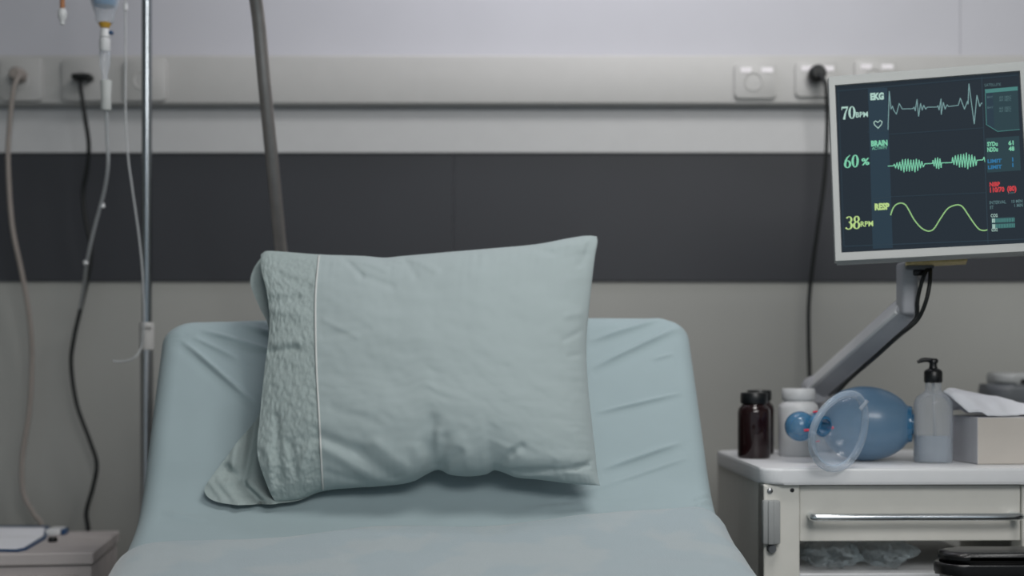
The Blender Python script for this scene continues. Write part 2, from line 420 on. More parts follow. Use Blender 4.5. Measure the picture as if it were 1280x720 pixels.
def slab(W, thick, s0, n, rnd, offs, ridges=False, endr=0.042):
    """Closed bent slab following PROF; W half width; returns bmesh in world space."""
    pts, L = resample(PROF, n)
    N = 64; bm = bmesh.new(); rings = []
    for i, p in enumerate(pts):
        a = pts[max(i - 1, 0)]; b = pts[min(i + 1, n - 1)]; t = (b - a).normalized()
        nn = Vector((0, -t.z, t.y)); nn = nn if nn.z > 0 or nn.y < 0 else -nn
        if nn.z < 0: nn = -nn
        s = L * warp(i / (n - 1), n)
        e = min(s, L - s)
        k = 1 - max(0, 1 - e / endr); shr = endr * (1 - math.sqrt(max(0, 1 - (1 - k) ** 2)))
        w = W - shr; h = thick / 2 - min(shr, thick / 2 * .8) * .55
        ring = []
        ang = [j * 2 * pi / N for j in range(N)]
        # rounded rectangle, dense across the top
        r = min(rnd, h * .98)
        path = []
        nx = 270 if ridges else 60
        for j in range(nx + 1): path.append((-(w - r) + 2 * (w - r) * j / nx, h))
        for j in range(1, 9): a_ = pi / 2 - pi / 2 * j / 8; path.append((w - r + r * cos(a_), h - r + r * sin(a_)))
        for j in range(1, 5): a_ = -pi / 2 * j / 4; path.append((w - r + r * cos(a_), -h + r + r * sin(a_)))
        for j in range(1, 10): path.append(((w - r) - 2 * (w - r) * j / 10, -h))
        for j in range(0, 5): a_ = -pi / 2 - pi / 2 * j / 4; path.append((-(w - r) + r * cos(a_), -h + r + r * sin(a_)))
        for j in range(0, 8): a_ = pi - pi / 2 * j / 8; path.append((-(w - r) + r * cos(a_), h - r + r * sin(a_)))
        for x, hh in path:
            q = p + nn * (hh - thick / 2 + offs); v = Vector((x, q.y, q.z))
            if ridges and hh > -h * .2:
                sag = .016 * max(0, min(1, (.30 - s) / .3)) * max(0, -x / W) ** 1.2
                v -= Vector((0, nn.y, nn.z)) * sag
                wv = BM @ v; px, py = toPx(wv); dd = 0
                for R_ in SR:
                    dist, tt = seg_dist(px, py, R_)
                    dd += 1.15 * min(1, max(0, 1.25 * math.sin(pi * min(1, max(0, tt))))) * R_[5] * math.exp(-(dist / R_[4] / .72) ** 2) * (1 if 0 <= tt <= 1 else .6) - R_[5] * .25 * math.exp(-((dist - R_[4] * 2) / R_[4] / 1.6) ** 2) * (1 if 0 <= tt <= 1 else .4)
                dd += .0022 * noise.noise(Vector((x * 7, s * 9, 0))) + .001 * noise.noise(Vector((x * 22, s * 18, 3)))
                v += nn * dd
            elif ridges:
                v.x += math.copysign(.004, x) * noise.noise(Vector((0, s * 14, x))) * 2
            ring.append(bm.verts.new(BM @ v))
        rings.append(ring)
    m = len(rings[0])
    for a, b in zip(rings, rings[1:]):
        for k in range(m): bm.faces.new((a[k], a[(k + 1) % m], b[(k + 1) % m], b[k]))
    bm.faces.new(rings[0]); bm.faces.new(rings[-1])
    return bm
sheet = slab(0.463, 0.125, 0, 420, .035, 0, True)
tag(link('fitted_sheet', sheet, M_['sheet'], None, True, 60), 'mint green fitted sheet stretched over the raised mattress', 'sheet')

# frame under the mattress
def bl(name, p0, p1, m, bev=.004, par=None):
    bm = bmesh.new(); corners(bm, p0, p1, bev); bm.transform(BM); return link(name, bm, m, par or bed)
bl('bed_frame', (-.43, -1.17, .50), (.43, .58, .555), M_['grey'])
bl('base_frame', (-.34, -.80, .22), (.34, .80, .28), M_['grey'])
bl('frame_column', (-.09, -.55, .27), (.09, -.43, .505), M_['grey'])
bl('frame_column', (-.09, .35, .27), (.09, .47, .505), M_['grey'])
bl('backrest_frame', (-.40, .92, .45), (.40, .945, .97), M_['grey'], .01)
bl('foot_board', (-.44, -1.20, .45), (.44, -1.16, .88), M_['grey'], .012)
bl('head_rail', (-.36, .57, .51), (.36, .94, .54), M_['grey'])
for x in (-.32, .32):
    for y in (-.74, .74):
        bm = bmesh.new(); lathe(bm, [(0, -.018), (.05, -.018), (.062, -.012), (.062, .012), (.05, .018), (0, .018)], (x, y, .062), align((1, 0, 0)))
        bm.transform(BM); wh = link('wheel', bm, M_['rubber'], bed, True, 40)
        bm = bmesh.new(); box(bm, (x, y, .165), (.05, .05, .125), .008); bm.transform(BM); link('caster_fork', bm, M_['grey'], wh)
# lifting pole leaning forward above the bed head
a = P(351, 310, 2.80); b = P(320, 0, 2.53)
dv = (b - a)
pts = [Vector((a.x - dv.x * .25, 2.865, .585)), Vector((a.x - dv.x * .25, 2.865, 1.10)), a - dv * .05, a, a + dv * .33, a + dv * .66, b,
       b + Vector((dv.x * .2, -.15, .08)), b + Vector((dv.x * .3, -.42, .20)), b + Vector((dv.x * .3, -.95, .30))]
pts[0] = Vector((a.x, 2.875, .545)); pts[1] = Vector((a.x, 2.87, 1.08))
bm = bmesh.new(); tube(bm, spline(pts, 8), .0122, 20); lp = link('lifting_pole', bm, M_['pole_warm'], bed, True, 60)
bm = bmesh.new(); box(bm, (a.x, 2.74, .525), (.05, .36, .04), .005); link('pole_bracket', bm, M_['grey'], lp)

# blanket
def blanket():
    pts, L = resample(PROF, 260); bm = bmesh.new()
    W, hang = 0.468, 0.30
    import bisect
    half = [] ; cs = []
    r = .055
    nx = 90
    for j in range(nx + 1): cs.append((-(W - r) + 2 * (W - r) * j / nx, 0.0))
    for j in range(1, 11): a_ = pi / 2 - pi / 2 * j / 10; cs.append((W - r + r * cos(a_), r * sin(a_) - r))
    for j in range(1, 16): cs.append((W + .012 * j / 15, -r - hang * j / 15))
    left = [(-x, h) for x, h in cs[nx + 1:]][::-1]
    cs = left + cs
    ny = 150; grid = []
    for i in range(ny):
        row = []
        for (x, h) in cs:
            xx = max(-1, min(1, x / W))
            s0 = 0.418 + .135 * (1 - xx) / 2 + .012 * sin(xx * 7) * (1 - abs(xx))   # hem lies further down on the left
            if h < -.02: s0 += -h * .10
            s = s0 + (L - s0 - .01) * (i / (ny - 1)) ** 1.5
            f = s / L * (len(pts) - 1); k = min(int(f), len(pts) - 2); p = pts[k].lerp(pts[k + 1], f - k)
            t = (pts[k + 1] - pts[k]).normalized(); nn = Vector((0, -t.z, t.y))
            if nn.z < 0: nn = -nn
            up = .009 + .0035 * noise.noise(Vector((x * 6, s * 8, 1))) + .002 * noise.noise(Vector((x * 16, s * 15, 5)))
            up -= .003 * math.exp(-((s - s0) / .006) ** 2)
            hangf = max(0, min(1, (-h - .03) / hang))
            q = Vector((x, p.y, p.z)) + nn * (up if h > -.03 else .009) + Vector((0, 0, h))
            q.x += math.copysign(1, x) * hangf * (.012 * sin(s * 22 + x) + .01 + .012 * noise.noise(Vector((s * 9, h * 4, 2))))
            row.append(bm.verts.new(BM @ q))
        grid.append(row)
    for a_, b_ in zip(grid, grid[1:]):
        for k in range(len(a_) - 1): bm.faces.new((a_[k], a_[k + 1], b_[k + 1], b_[k]))
    o = link('blanket', bm, M_['blanket'], None, True)
    md = o.modifiers.new('thick', 'SOLIDIFY'); md.thickness = .006; md.offset = 1
    # make normals face up so the thickness grows outwards
    me = o.data
    if sum(p.normal.z for p in me.polygons) < 0: me.flip_normals()
    tag(o, 'pale blue grey mottled blanket pulled up over the lower part of the bed', 'blanket')
blanket()

# ---------------------------------------------------------------- pillow
def curve(knots, t):
    i = 0
    while i < len(knots) - 2 and knots[i + 1][0] < t: i += 1
    k0 = knots[max(i - 1, 0)]; k1 = knots[i]; k2 = knots[i + 1]; k3 = knots[min(i + 2, len(knots) - 1)]
    h = k2[0] - k1[0]; u = max(0, min(1, (t - k1[0]) / h)); out = []
    for c in (1, 2):
        m1 = (k2[c] - k0[c]) / (k2[0] - k0[0]) * h; m2 = (k3[c] - k1[c]) / (k3[0] - k1[0]) * h
        out.append((2 * u ** 3 - 3 * u * u + 1) * k1[c] + (u ** 3 - 2 * u * u + u) * m1 + (-2 * u ** 3 + 3 * u * u) * k2[c] + (u ** 3 - u * u) * m2)
    return out
TOP = [(0, 326, 318), (.022, 332, 314), (.06, 345, 314), (.165, 399, 318), (.30, 455, 320), (.36, 480, 322), (.42, 503, 320), (.55, 560, 315), (.7, 620, 310), (.82, 672, 305), (.92, 715, 297), (.97, 735, 294.5), (1, 746, 295.5)]
RIGHT = [(0, 750, 607), (.06, 747, 594), (.18, 744, 565), (.35, 739, 520), (.5, 735, 480), (.65, 733, 430), (.8, 738, 370), (.92, 744, 320), (.97, 747, 303), (1, 746, 295.5)]
BOT = [(0, 345, 629), (.08, 374, 625), (.165, 403, 614), (.25, 440, 610), (.34, 480, 607.5), (.42, 515, 602), (.485, 546, 587.5), (.52, 562, 593.5), (.57, 585, 595.5), (.62, 607, 593), (.65, 619, 588), (.70, 644, 596.5), (.77, 672, 599.5), (.87, 712, 604.5), (1, 750, 607)]
LA = [(0, 345, 629), (.06, 336, 612), (.2, 322, 568), (.35, 325, 520), (.5, 330, 468), (.7, 337, 405), (.82, 334, 368), (.93, 327, 338), (1, 326, 318)]
LB = [(0, 345, 629), (.03, 300, 630), (.07, 268, 625), (.11, 257, 613), (.16, 264, 598), (.25, 292, 560), (.36, 324, 515), (.5, 332, 468), (.68, 334, 410), (.78, 322, 383), (.87, 311, 355), (.94, 314, 336), (1, 326, 318)]
TAU = .165
TRIM = [(0, 404, 614), (.12, 402, 580), (.3, 399, 520), (.5, 396, 465), (.7, 394.5, 405), (.85, 395, 362), (1, 399, 318)]
def coons(u, v, left):
    if u < TAU:
        t = curve(TOP, u); b = curve(BOT, u); l = curve(left, v); r = curve(TRIM, v); k = u / TAU; c4 = (BOT[0], curve(BOT, TAU), TOP[0], curve(TOP, TAU))
    else:
        t = curve(TOP, u); b = curve(BOT, u); l = curve(TRIM, v); r = curve(RIGHT, v); k = (u - TAU) / (1 - TAU); c4 = (curve(BOT, TAU), BOT[-1], curve(TOP, TAU), TOP[-1])
    o = []
    for c in (0, 1):
        q = [p[c + 1] if len(p) == 3 else p[c] for p in c4]
        o.append((1 - v) * b[c] + v * t[c] + (1 - k) * l[c] + k * r[c] - ((1 - k) * (1 - v) * q[0] + k * (1 - v) * q[1] + (1 - k) * v * q[2] + k * v * q[3]))
    return o
FOLDS = [  # px line, half width, depth (negative = valley)
    (546, 588, 530, 552, 9, -.006), (538, 560, 541, 525, 8, -.004), (552, 590, 556, 548, 7, -.0045), (552, 589, 574, 566, 6, -.005), (524, 598, 527, 550, 9, .005),
    (545, 575, 547, 540, 6, .003), (590, 585, 575, 555, 9, .003),
    (619, 588, 640, 565, 4, -.006), (640, 566, 652, 558, 5, -.004), (622, 590, 690, 586, 4, -.005), (645, 594, 735, 583, 3.5, -.005), (720, 585, 745, 574, 3.5, -.003), (650, 575, 730, 572, 9, .002),
    (400, 545, 450, 565, 7, -.005), (450, 565, 492, 598, 7, -.006), (405, 560, 470, 600, 7, .005), (470, 555, 512, 590, 8, .004), (410, 590, 455, 604, 5, -.003),
    (415, 510, 465, 525, 7, -.002), (405, 420, 460, 412, 5, -.0018), (405, 400, 445, 420, 4, .0015),
    (430, 322, 452, 345, 4, -.004), (452, 345, 490, 358, 5, -.003), (448, 322, 480, 336, 5, .004), (515, 322, 545, 338, 5, .0035), (505, 323, 520, 345, 5, -.003), (470, 322, 500, 330, 3, -.002),
    (655, 308, 690, 316, 5, -.0025), (735, 410, 705, 425, 4, -.0025), (735, 440, 712, 446, 4, -.002), (732, 390, 708, 395, 4, .0015), (742, 300, 725, 330, 5, -.002),
    # hem
    (337, 378, 372, 372, 5, -.006), (338, 440, 370, 436, 4, -.006), (340, 428, 372, 426, 5, .004), (345, 388, 380, 392, 6, .004), (350, 345, 385, 360, 5, -.003),
    (345, 520, 350, 600, 5, -.005), (362, 555, 376, 618, 5, -.004), (333, 560, 340, 612, 5, .005), (385, 560, 372, 600, 4, .003)]
BFOLDS = [(320, 512, 303, 606, 5, -.012), (300, 540, 288, 600, 6, .009), (284, 585, 325, 628, 5, -.011), (275, 600, 300, 628, 6, .007), (300, 600, 340, 624, 6, .008), (262, 600, 280, 624, 4, .004)]
def bell(t): return max(0.0, 1 - abs(2 * t - 1) ** 2.5) ** .62
def Dm(py): return 2.255 + (607 - py) / 307 * .175
def pt(u, v, side, shrink=0.0):
    px, py = coons(u, v, LA if side > 0 else LB)
    fu = bell((max(u, 0) + .10) / 1.10); fv = bell(v)
    d = Dm(py)
    if side > 0:
        T = .088 * fu * fv * (1 - shrink)
        # sag: more volume in the lower half, pinched puckers towards the seams
        T *= 1 + .18 * (1 - v) - .10 * v
        q = 0
        for f in FOLDS:
            dist, t = seg_dist(px, py, f); k = 1 if 0 <= t <= 1 else 1
            q += f[5] * math.exp(-(dist / f[4]) ** 2)
        q = .0105 * math.tanh(q / .0105)
        edge = min(1, min(v, 1 - v, 1 - u) / .035)
        pk = .0022 * noise.noise(Vector((u * 60, v * 3, 0))) * math.exp(-min(v, 1 - v) / .07) + .0016 * noise.noise(Vector((u * 3, v * 45, 4))) * math.exp(-(1 - u) / .07)
        wr = .0035 * noise.noise(Vector((u * 5, v * 5, 1))) + .0016 * noise.noise(Vector((u * 12 + v * 6, v * 16, 7))) + .0007 * noise.noise(Vector((u * 34, v * 30, 9)))
        if u < TAU: wr += .0016 * noise.noise(Vector((u * 80, v * 48, 11))) + .0011 * noise.noise(Vector((u * 150, v * 70, 12)))
        if shrink: q = wr = pk = 0
        d -= T + (q + pk + wr) * edge
    else:
        T = .062 * fu * fv * (1 - shrink)
        q = 0
        if u < TAU and not shrink:
            for f in BFOLDS:
                dist, t = seg_dist(px, py, f); q += f[5] * math.exp(-(dist / f[4]) ** 2)
            q += .002 * noise.noise(Vector((u * 20, v * 20, 11)))
            # the loose lower corner of the opening lies forward on the sheet
            T = T * (u / TAU) ** 1 * 1.0 + (1 - u / TAU) * (.02 * v - .012 * (1 - v) ** 2)
        d += T - q
    m = P(px, py, d if side > 0 else Dm(py))
    return Vector((m.x, d, m.z))
def grid_mesh(us, vs, side, shrink=0):
    bm_rows = [[pt(u, v, side, shrink) for u in us] for v in vs]; return bm_rows
def add_rows(bm, rows):
    vv = [[bm.verts.new(p) for p in r] for r in rows]
    for a, b in zip(vv, vv[1:]):
        for k in range(len(a) - 1): bm.faces.new((a[k], a[k + 1], b[k + 1], b[k]))
pil = thing('pillow', 'mint green pillow with an embroidered hem leaning on the raised backrest', 'pillow', P(545, 600, 2.25))
NV = 190
vs_ = [0.5 - 0.5 * cos(pi * (j / NV)) * (1) for j in range(NV + 1)]
vs_ = [.35 * a + .65 * j / NV for j, a in enumerate(vs_)]
us_b = [TAU + (1 - TAU) * (.7 * i / 230 + .3 * (1 - cos(pi * i / 230)) / 2) for i in range(231)]
bm = bmesh.new(); add_rows(bm, grid_mesh(us_b, vs_, 1))
us_k = [TAU + (1 - TAU) * i / 60 for i in range(61)]
add_rows(bm, grid_mesh(us_b[::3] + ([us_b[-1]] if 230 % 3 else []), vs_, -1))
bmesh.ops.remove_doubles(bm, verts=bm.verts, dist=.0004)
link('pillowcase', bm, M_['case'], pil, True)
us_h = [TAU * i / 60 for i in range(61)]
bm = bmesh.new(); add_rows(bm, grid_mesh(us_h, vs_, 1)); add_rows(bm, grid_mesh(us_h, vs_, -1))
bmesh.ops.remove_doubles(bm, verts=bm.verts, dist=.0002)
h_ = link('embroidered_hem', bm, M_['hem'], pil, True); h_['label'] = 'textured embroidered hem'
bm = bmesh.new()
tube(bm, [pt(TAU, v, 1) - Vector((0, .0012, 0)) for v in vs_[2:-1:2]], .0018, 8); link('seam_piping', bm, M_['trim'], pil, True)['label'] = 'pale seam line'
bm = bmesh.new()
uin = [.09 + .87 * i / 40 for i in range(41)]; vin = [.05 + .9 * j / 40 for j in range(41)]
def inner(u, v, s):
    p = pt(u, v, 1, .0); fr = pt(u, v, s, 1.0)
    eu = bell((u - .09) / .87) * bell((v - .05) / .9)
    q = pt(u, v, s, .999); mid = P(*coons(u, v, LA if s > 0 else LA), Dm(coons(u, v, LA)[1]))
    return Vector((mid.x, Dm(coons(u, v, LA)[1]) - s * (.055 if s > 0 else .04) * eu, mid.z))
add_rows(bm, [[inner(u, v, 1) for u in uin] for v in vin]); add_rows(bm, [[inner(u, v, -1) for u in uin] for v in vin])
bmesh.ops.remove_doubles(bm, verts=bm.verts, dist=.0004)
link('inner_cushion', bm, M_['inner'], pil, True)

# ---------------------------------------------------------------- infusion stand
def iv_stand():
    d = 2.80; x = (183.5 - 640) / F * d
    t = thing('infusion_stand', 'chrome infusion stand with a pale plastic collar left of the bed', 'stand', (x, d, 0))
    zc0, zc1 = zz(437, d), zz(403, d)
    bm = bmesh.new(); tube(bm, [(x, d, zc0 - .01), (x, d, 2.05)], .0098, 24); link('upper_pole', bm, M_['chrome'], t, True, 60)
    bm = bmesh.new(); tube(bm, [(x, d, .12), (x, d, zc0)], .0128, 24); link('lower_pole', bm, M_['steel'], t, True, 60)
    bm = bmesh.new(); lathe(bm, [(.0105, zc1), (.0145, zc1), (.0150, zc1 - .004), (.0145, zc0 + .002), (.014, zc0), (.0105, zc0)], (x, d, 0))
    box(bm, (x + .004, d - .014, zc1 - .008), (.018, .008, .008), .002)
    link('collar', bm, M_['rail'], t, True, 40)
    for k in range(4):
        a = k * pi / 2 + 2.7; dx, dy = cos(a), sin(a)
        pts = [(x, d, 2.03), (x + dx * .05, d + dy * .05, 2.06), (x + dx * .10, d + dy * .10, 2.05), (x + dx * .125, d + dy * .125, 2.0), (x + dx * .14, d + dy * .14, 1.985), (x + dx * .15, d + dy * .15, 2.01)]
        bm = bmesh.new(); tube(bm, spline(pts, 6), .0035, 10); link('hook', bm, M_['chrome'], t, True)
    for k in range(5):
        a = k * 2 * pi / 5 + pi / 2; dx, dy = cos(a), sin(a)
        bm = bmesh.new(); tube(bm, spline([(x, d, .16), (x + dx * .1, d + dy * .1, .13), (x + dx * .24, d + dy * .24, .09)], 6), .013, 12)
        lg = link('leg', bm, M_['steel'], t, True, 60)
        bm = bmesh.new(); lathe(bm, [(0, -.01), (.028, -.01), (.032, 0), (.028, .01), (0, .01)], (x + dx * .24, d + dy * .24, .032), align((-dy, dx, 0)))
        box(bm, (x + dx * .24, d + dy * .24, .068), (.018, .018, .03), .003)
        link('caster', bm, M_['black'], lg, True, 40)
iv_stand()

def infusion():
    d = 2.66; c = P(131, 0, d); X = c.x
    Z = lambda py: zz(py, d)
    s = d / F
    t = thing('infusion_bottle', 'clear infusion bottle of blue fluid with its drip chamber hanging at the top', 'bottle', (X, d, Z(140)))
    r = 17.5 * s
    bm = bmesh.new(); lathe(bm, [(0, Z(29)), (9 * s, Z(29)), (11 * s, Z(26)), (12 * s, Z(18)), (15 * s, Z(10)), (r, Z(3)), (r, Z(-90)), (r * .8, Z(-100)), (.006, Z(-106)), (0, Z(-106))], (X, d, 0))
    link('bottle_body', bm, M_['clear'], t, True, 40)
    bm = bmesh.new(); lathe(bm, [(0, Z(8)), (13 * s, Z(8)), (15.5 * s, Z(3)), (16 * s, Z(-60)), (0, Z(-60))], (X, d, 0)); link('blue_fluid', bm, M_['bluel'], t, True, 40)
    bm = bmesh.new(); tube(bm, [(X, d, Z(-105)), (X, d, 1.97)], .002); lathe(bm, [(.008, 1.968), (.012, 1.972), (.008, 1.976)], (X, d, 0)); link('hanging_strap', bm, M_['white'], t)
    bm = bmesh.new(); lathe(bm, [(0, Z(28)), (6.5 * s, Z(28)), (8 * s, Z(30)), (5 * s, Z(35)), (0, Z(35))], (X, d, 0)); link('yellow_port', bm, M_['yellow'], t, True, 40)
    bm = bmesh.new(); lathe(bm, [(0, Z(36)), (5 * s, Z(36)), (5.5 * s, Z(40)), (6.5 * s, Z(46)), (5 * s, Z(48)), (6.8 * s, Z(49)), (6.8 * s, Z(62)), (5 * s, Z(65)), (0, Z(65))], (X, d, 0)); link('spike_grip', bm, M_['white'], t, True, 40)
    bm = bmesh.new(); box(bm, (X + 8 * s, d, Z(41)), (.008, .008, .007), .002); link('vent_cap', bm, M_['blue'], t)
    bm = bmesh.new(); lathe(bm, [(0, Z(64)), (6.5 * s, Z(64)), (6.8 * s, Z(66)), (6.2 * s, Z(82)), (4 * s, Z(90)), (3 * s, Z(96)), (4.5 * s, Z(101)), (0, Z(101))], (X, d, 0)); link('drip_chamber', bm, M_['clear'], t, True, 40)
    bm = bmesh.new(); lathe(bm, [(0, Z(101)), (6.8 * s, Z(101)), (7 * s, Z(103)), (6 * s, Z(120)), (6.5 * s, Z(136)), (5.5 * s, Z(138)), (0, Z(138))], (X + s * 1.5, d, 0)); link('regulator', bm, M_['trim'], t, True, 40)
    bm = bmesh.new()
    pts = [P(133, 137, d), P(134, 170, d + .02), P(135, 205, d + .04), P(130, 240, d + .08), P(118, 285, d + .13), P(109, 325, d + .18), P(105, 355, d + .27), P(99, 392, d + .385),
           P(93, 420, d + .398), P(89, 455, d + .398), P(96, 505, d + .398), P(112, 550, d + .398), P(121, 580, d + .398), P(116, 610, d + .398), P(107, 640, d + .398), P(110, 668, d + .398), P(112, 720, d + .398)]
    tube(bm, spline(pts, 8), .0036, 10); link('infusion_line', bm, M_['tube'], t, True)
    for px, py, dd in ((128, 257, .10), (107, 328, .18)):
        bm = bmesh.new(); v = P(px, py, d + dd); lathe(bm, [(0, -.004), (.0048, -.004), (.0048, .004), (0, .004)], v, align((-.2, 0, 1))); link('line_clip', bm, M_['white'], t, True, 40)
    # second, thin line hanging beside the pole
    d2 = 2.74; pts = [Vector((P(157, 0, d2).x, d2, 2.0)), P(157, -40, d2), P(157, 0, d2), P(157, 70, d2), P(157, 140, d2), P(160, 195, d2), P(166, 240, d2), P(173, 290, d2), P(178, 340, d2), P(180, 400, d2), P(177, 432, d2 + .01), P(168, 447, d2), P(153, 452, d2), P(141, 451, d2)]
    t2 = thing('clear_tube', 'thin clear tube hanging beside the infusion stand pole and curling at the collar', 'tube', pts[-1])
    bm = bmesh.new(); tube(bm, spline(pts, 8), .0020, 8); link('line', bm, M_['tube'], t2, True)
    bm = bmesh.new(); lathe(bm, [(0, -.006), (.004, -.006), (.004, .006), (0, .006)], P(157, 9, d2)); link('connector', bm, M_['white'], t2, True, 40)
    # orange tipped line
    c = P(78, 10, d)
    t3 = thing('capped_tube', 'orange tube end with a white cap hanging at the top left', 'tube', P(78, 30, d))
    bm = bmesh.new(); tube(bm, spline([P(78, 11, d), P(78, -10, d), P(78, -60, d), Vector((c.x, d, 1.95))], 6), .0046, 12); link('orange_line', bm, M_['orange'], t3, True)
    bm = bmesh.new(); lathe(bm, [(0, Z(11)), (4 * s, Z(11)), (5.5 * s, Z(15)), (5.5 * s, Z(22)), (3.2 * s, Z(25)), (2.8 * s, Z(31)), (0, Z(32))], (c.x, d, 0)); link('white_cap', bm, M_['white'], t3, True, 40)
infusion()

# ---------------------------------------------------------------- trolley
TZ = 0.8655; TX0 = .404; TXW = .498; TF = 2.335; TBk = 2.80
def trolley():
    t = thing('medical_trolley', 'cream metal medical trolley with a drawer and a white top beside the bed', 'trolley', (TX0 + TXW / 2, (TF + TBk) / 2, 0), rz=radians(1.6))
    MW = wm(t); cx, cy = TXW / 2, (TBk - TF) / 2
    def lb(name, p0, p1, m, bev=.0015, par=None, smooth=False):
        bm = bmesh.new(); corners(bm, p0, p1, bev); bm.transform(MW); return link(name, bm, m, par or t, smooth, 40 if smooth else None)
    zt0 = TZ - .0265
    bm = bmesh.new()
    prism(bm, rect_outline(TXW, TBk - TF, .035, 8), zt0, TZ, None, .005, 3); bm.transform(MW)
    link('trolley_top', bm, M_['ttop'], t, True, 35)
    x0 = -cx + .004; yf = -cy + .012; yb_ = cy - .01
    pw = .060
    lb('side_panel', (x0, yf + .002, .12), (x0 + .012, yb_, zt0 - .0005), M_['cream'])
    lb('side_panel', (-x0 - .012, yf + .002, .12), (-x0, yb_, zt0 - .0005), M_['cream'])
    lb('front_post', (x0 + .0, yf, .12), (x0 + pw, yf + .05, zt0 - .001), M_['cream'], .003)
    lb('front_post', (-x0 - pw, yf, .12), (-x0, yf + .05, zt0 - .001), M_['cream'], .003)
    zs = TZ - .1735   # shelf top
    dx0, dx1 = x0 + pw + .001, -x0 - pw - .001
    def drawer(z0, z1):
        bm = bmesh.new(); corners(bm, (dx0, yf + .006, z0), (dx1, yf + .026, z1), .0015)
        corners(bm, (dx0 + .01, yf + .02, z0 + .008), (dx1 - .01, yb_ - .03, z1 - .02)); bm.transform(MW)
        dr = link('drawer', bm, M_['cream'], t)
        zh = (z0 + z1) / 2 - .003
        bm = bmesh.new(); pts = spline([(dx0 + .018, yf + .008, zh), (dx0 + .018, yf - .012, zh), (dx0 + .030, yf - .026, zh), (0, yf - .026, zh), (dx1 - .026, yf - .026, zh), (dx1 - .014, yf - .012, zh), (dx1 - .014, yf + .008, zh)], 8)
        tube(bm, pts, .0062, 14); bm.transform(MW); link('drawer_handle', bm, M_['bright'], dr, True, 60)
    drawer(zs + .052, zt0 - .003)
    lb('shelf', (dx0 - .002, yf - .002, zs - .014), (dx1 + .002, yb_, zs), M_['ttop'], .002)
    lb('rear_rail', (x0 + .01, yb_ - .012, zs + .030), (-x0 - .01, yb_, zs + .046), M_['brown'])
    lb('wall_stand_in', (x0 + .20, yb_ - .008, zs + .047), (-x0 - .01, yb_ - .002, zt0 - .02), M_['white'])  # added panel, whitened against the shelf's shade, stands in for the wall behind
    drawer(zs - .20, zs - .018); drawer(zs - .38, zs - .204)
    lb('base_plate', (x0, yf, .10), (-x0, yb_, .125), M_['cream'], .003)
    for x in (x0 + .04, -x0 - .04):
        for y in (yf + .05, yb_ - .05):
            bm = bmesh.new(); lathe(bm, [(0, -.012), (.042, -.012), (.05, -.006), (.05, .006), (.042, .012), (0, .012)], (x, y, .05), align((1, 0, 0)))
            bm.transform(MW); wh = link('wheel', bm, M_['rubber'], t, True, 40)
            bm = bmesh.new(); box(bm, (x, y, .095), (.034, .03, .02), .003); bm.transform(MW); link('caster_fork', bm, M_['grey'], wh)
    # screw, hole and grey latch on the left post
    def disc(name, x, z, r, m, h=.003):
        bm = bmesh.new(); lathe(bm, [(0, h), (r * .6, h), (r, h * .5), (r, -.001), (0, -.001)], (x, yf, z), align((0, -1, 0)), seg=20); bm.transform(MW); link(name, bm, m, t, True, 40)
    disc('screw', x0 + .010, TZ - .0375, .0048, M_['steel']); disc('rivet_hole', x0 + .047, TZ - .0365, .0036, M_['black'], .0008)
    bm = bmesh.new(); corners(bm, (x0 - .004, yf - .014, TZ - .124), (x0 + .025, yf + .0005, TZ - .052), .003)
    corners(bm, (x0 + .004, yf - .017, TZ - .124), (x0 + .014, yf - .012, TZ - .052), .002); bm.transform(MW)
    lt = link('latch', bm, M_['grey'], t, True, 35)
    bm = bmesh.new(); lathe(bm, [(0, .012), (.006, .012), (.0075, .008), (.0075, -.001), (0, -.001)], (x0 + .012, yf, TZ - .132), align((0, -1, 0)), seg=20); bm.transform(MW); link('latch_knob', bm, M_['dgrey'], lt, True, 40)
    return MW, zs, yf, yb_, dx0, dx1
MW, ZS, TYF, TYB, DX0, DX1 = trolley()
TZ1 = TZ + .0002

# crumpled clear bags on the shelf
def crumple(name, label, c, s, seed, m):
    bm = bmesh.new(); bmesh.ops.create_icosphere(bm, subdivisions=5, radius=1)
    for v in bm.verts:
        n = v.co.normalized(); o = Vector((seed, seed * 2, 0))
        k = 1.12 + .3 * noise.noise(n * 1.8 + o) - .5 * abs(noise.noise(Vector((n.x * 2.2, n.y * 1.2, n.z * 1.2)) + o)) - .26 * abs(noise.noise(Vector((n.x * 6, n.y * 2, n.z * 2)) + o * 2))
        v.co = Vector((n.x * s[0] * k, n.y * s[1] * k, max(-s[2] * .93, n.z * s[2] * k)))
        if v.co.z > s[2] * .95: v.co.z = s[2] * .95
        v.co += Vector(c)
    tag(link(name, bm, m, None, True, 60), label, 'bag', 'clear bags on the trolley shelf')
zsw = ZS
crumple('plastic_bag', 'crumpled clear plastic bag on the trolley shelf beside the left post', (P(1030, 700, 2.45).x, 2.42, zsw + .0235), (.050, .07, .025), 3, M_['cbag'])
crumple('plastic_bag', 'crumpled clear plastic bag in the middle of the trolley shelf', (P(1095, 700, 2.47).x, 2.425, zsw + .0235), (.050, .07, .025), 8, M_['cbag'])

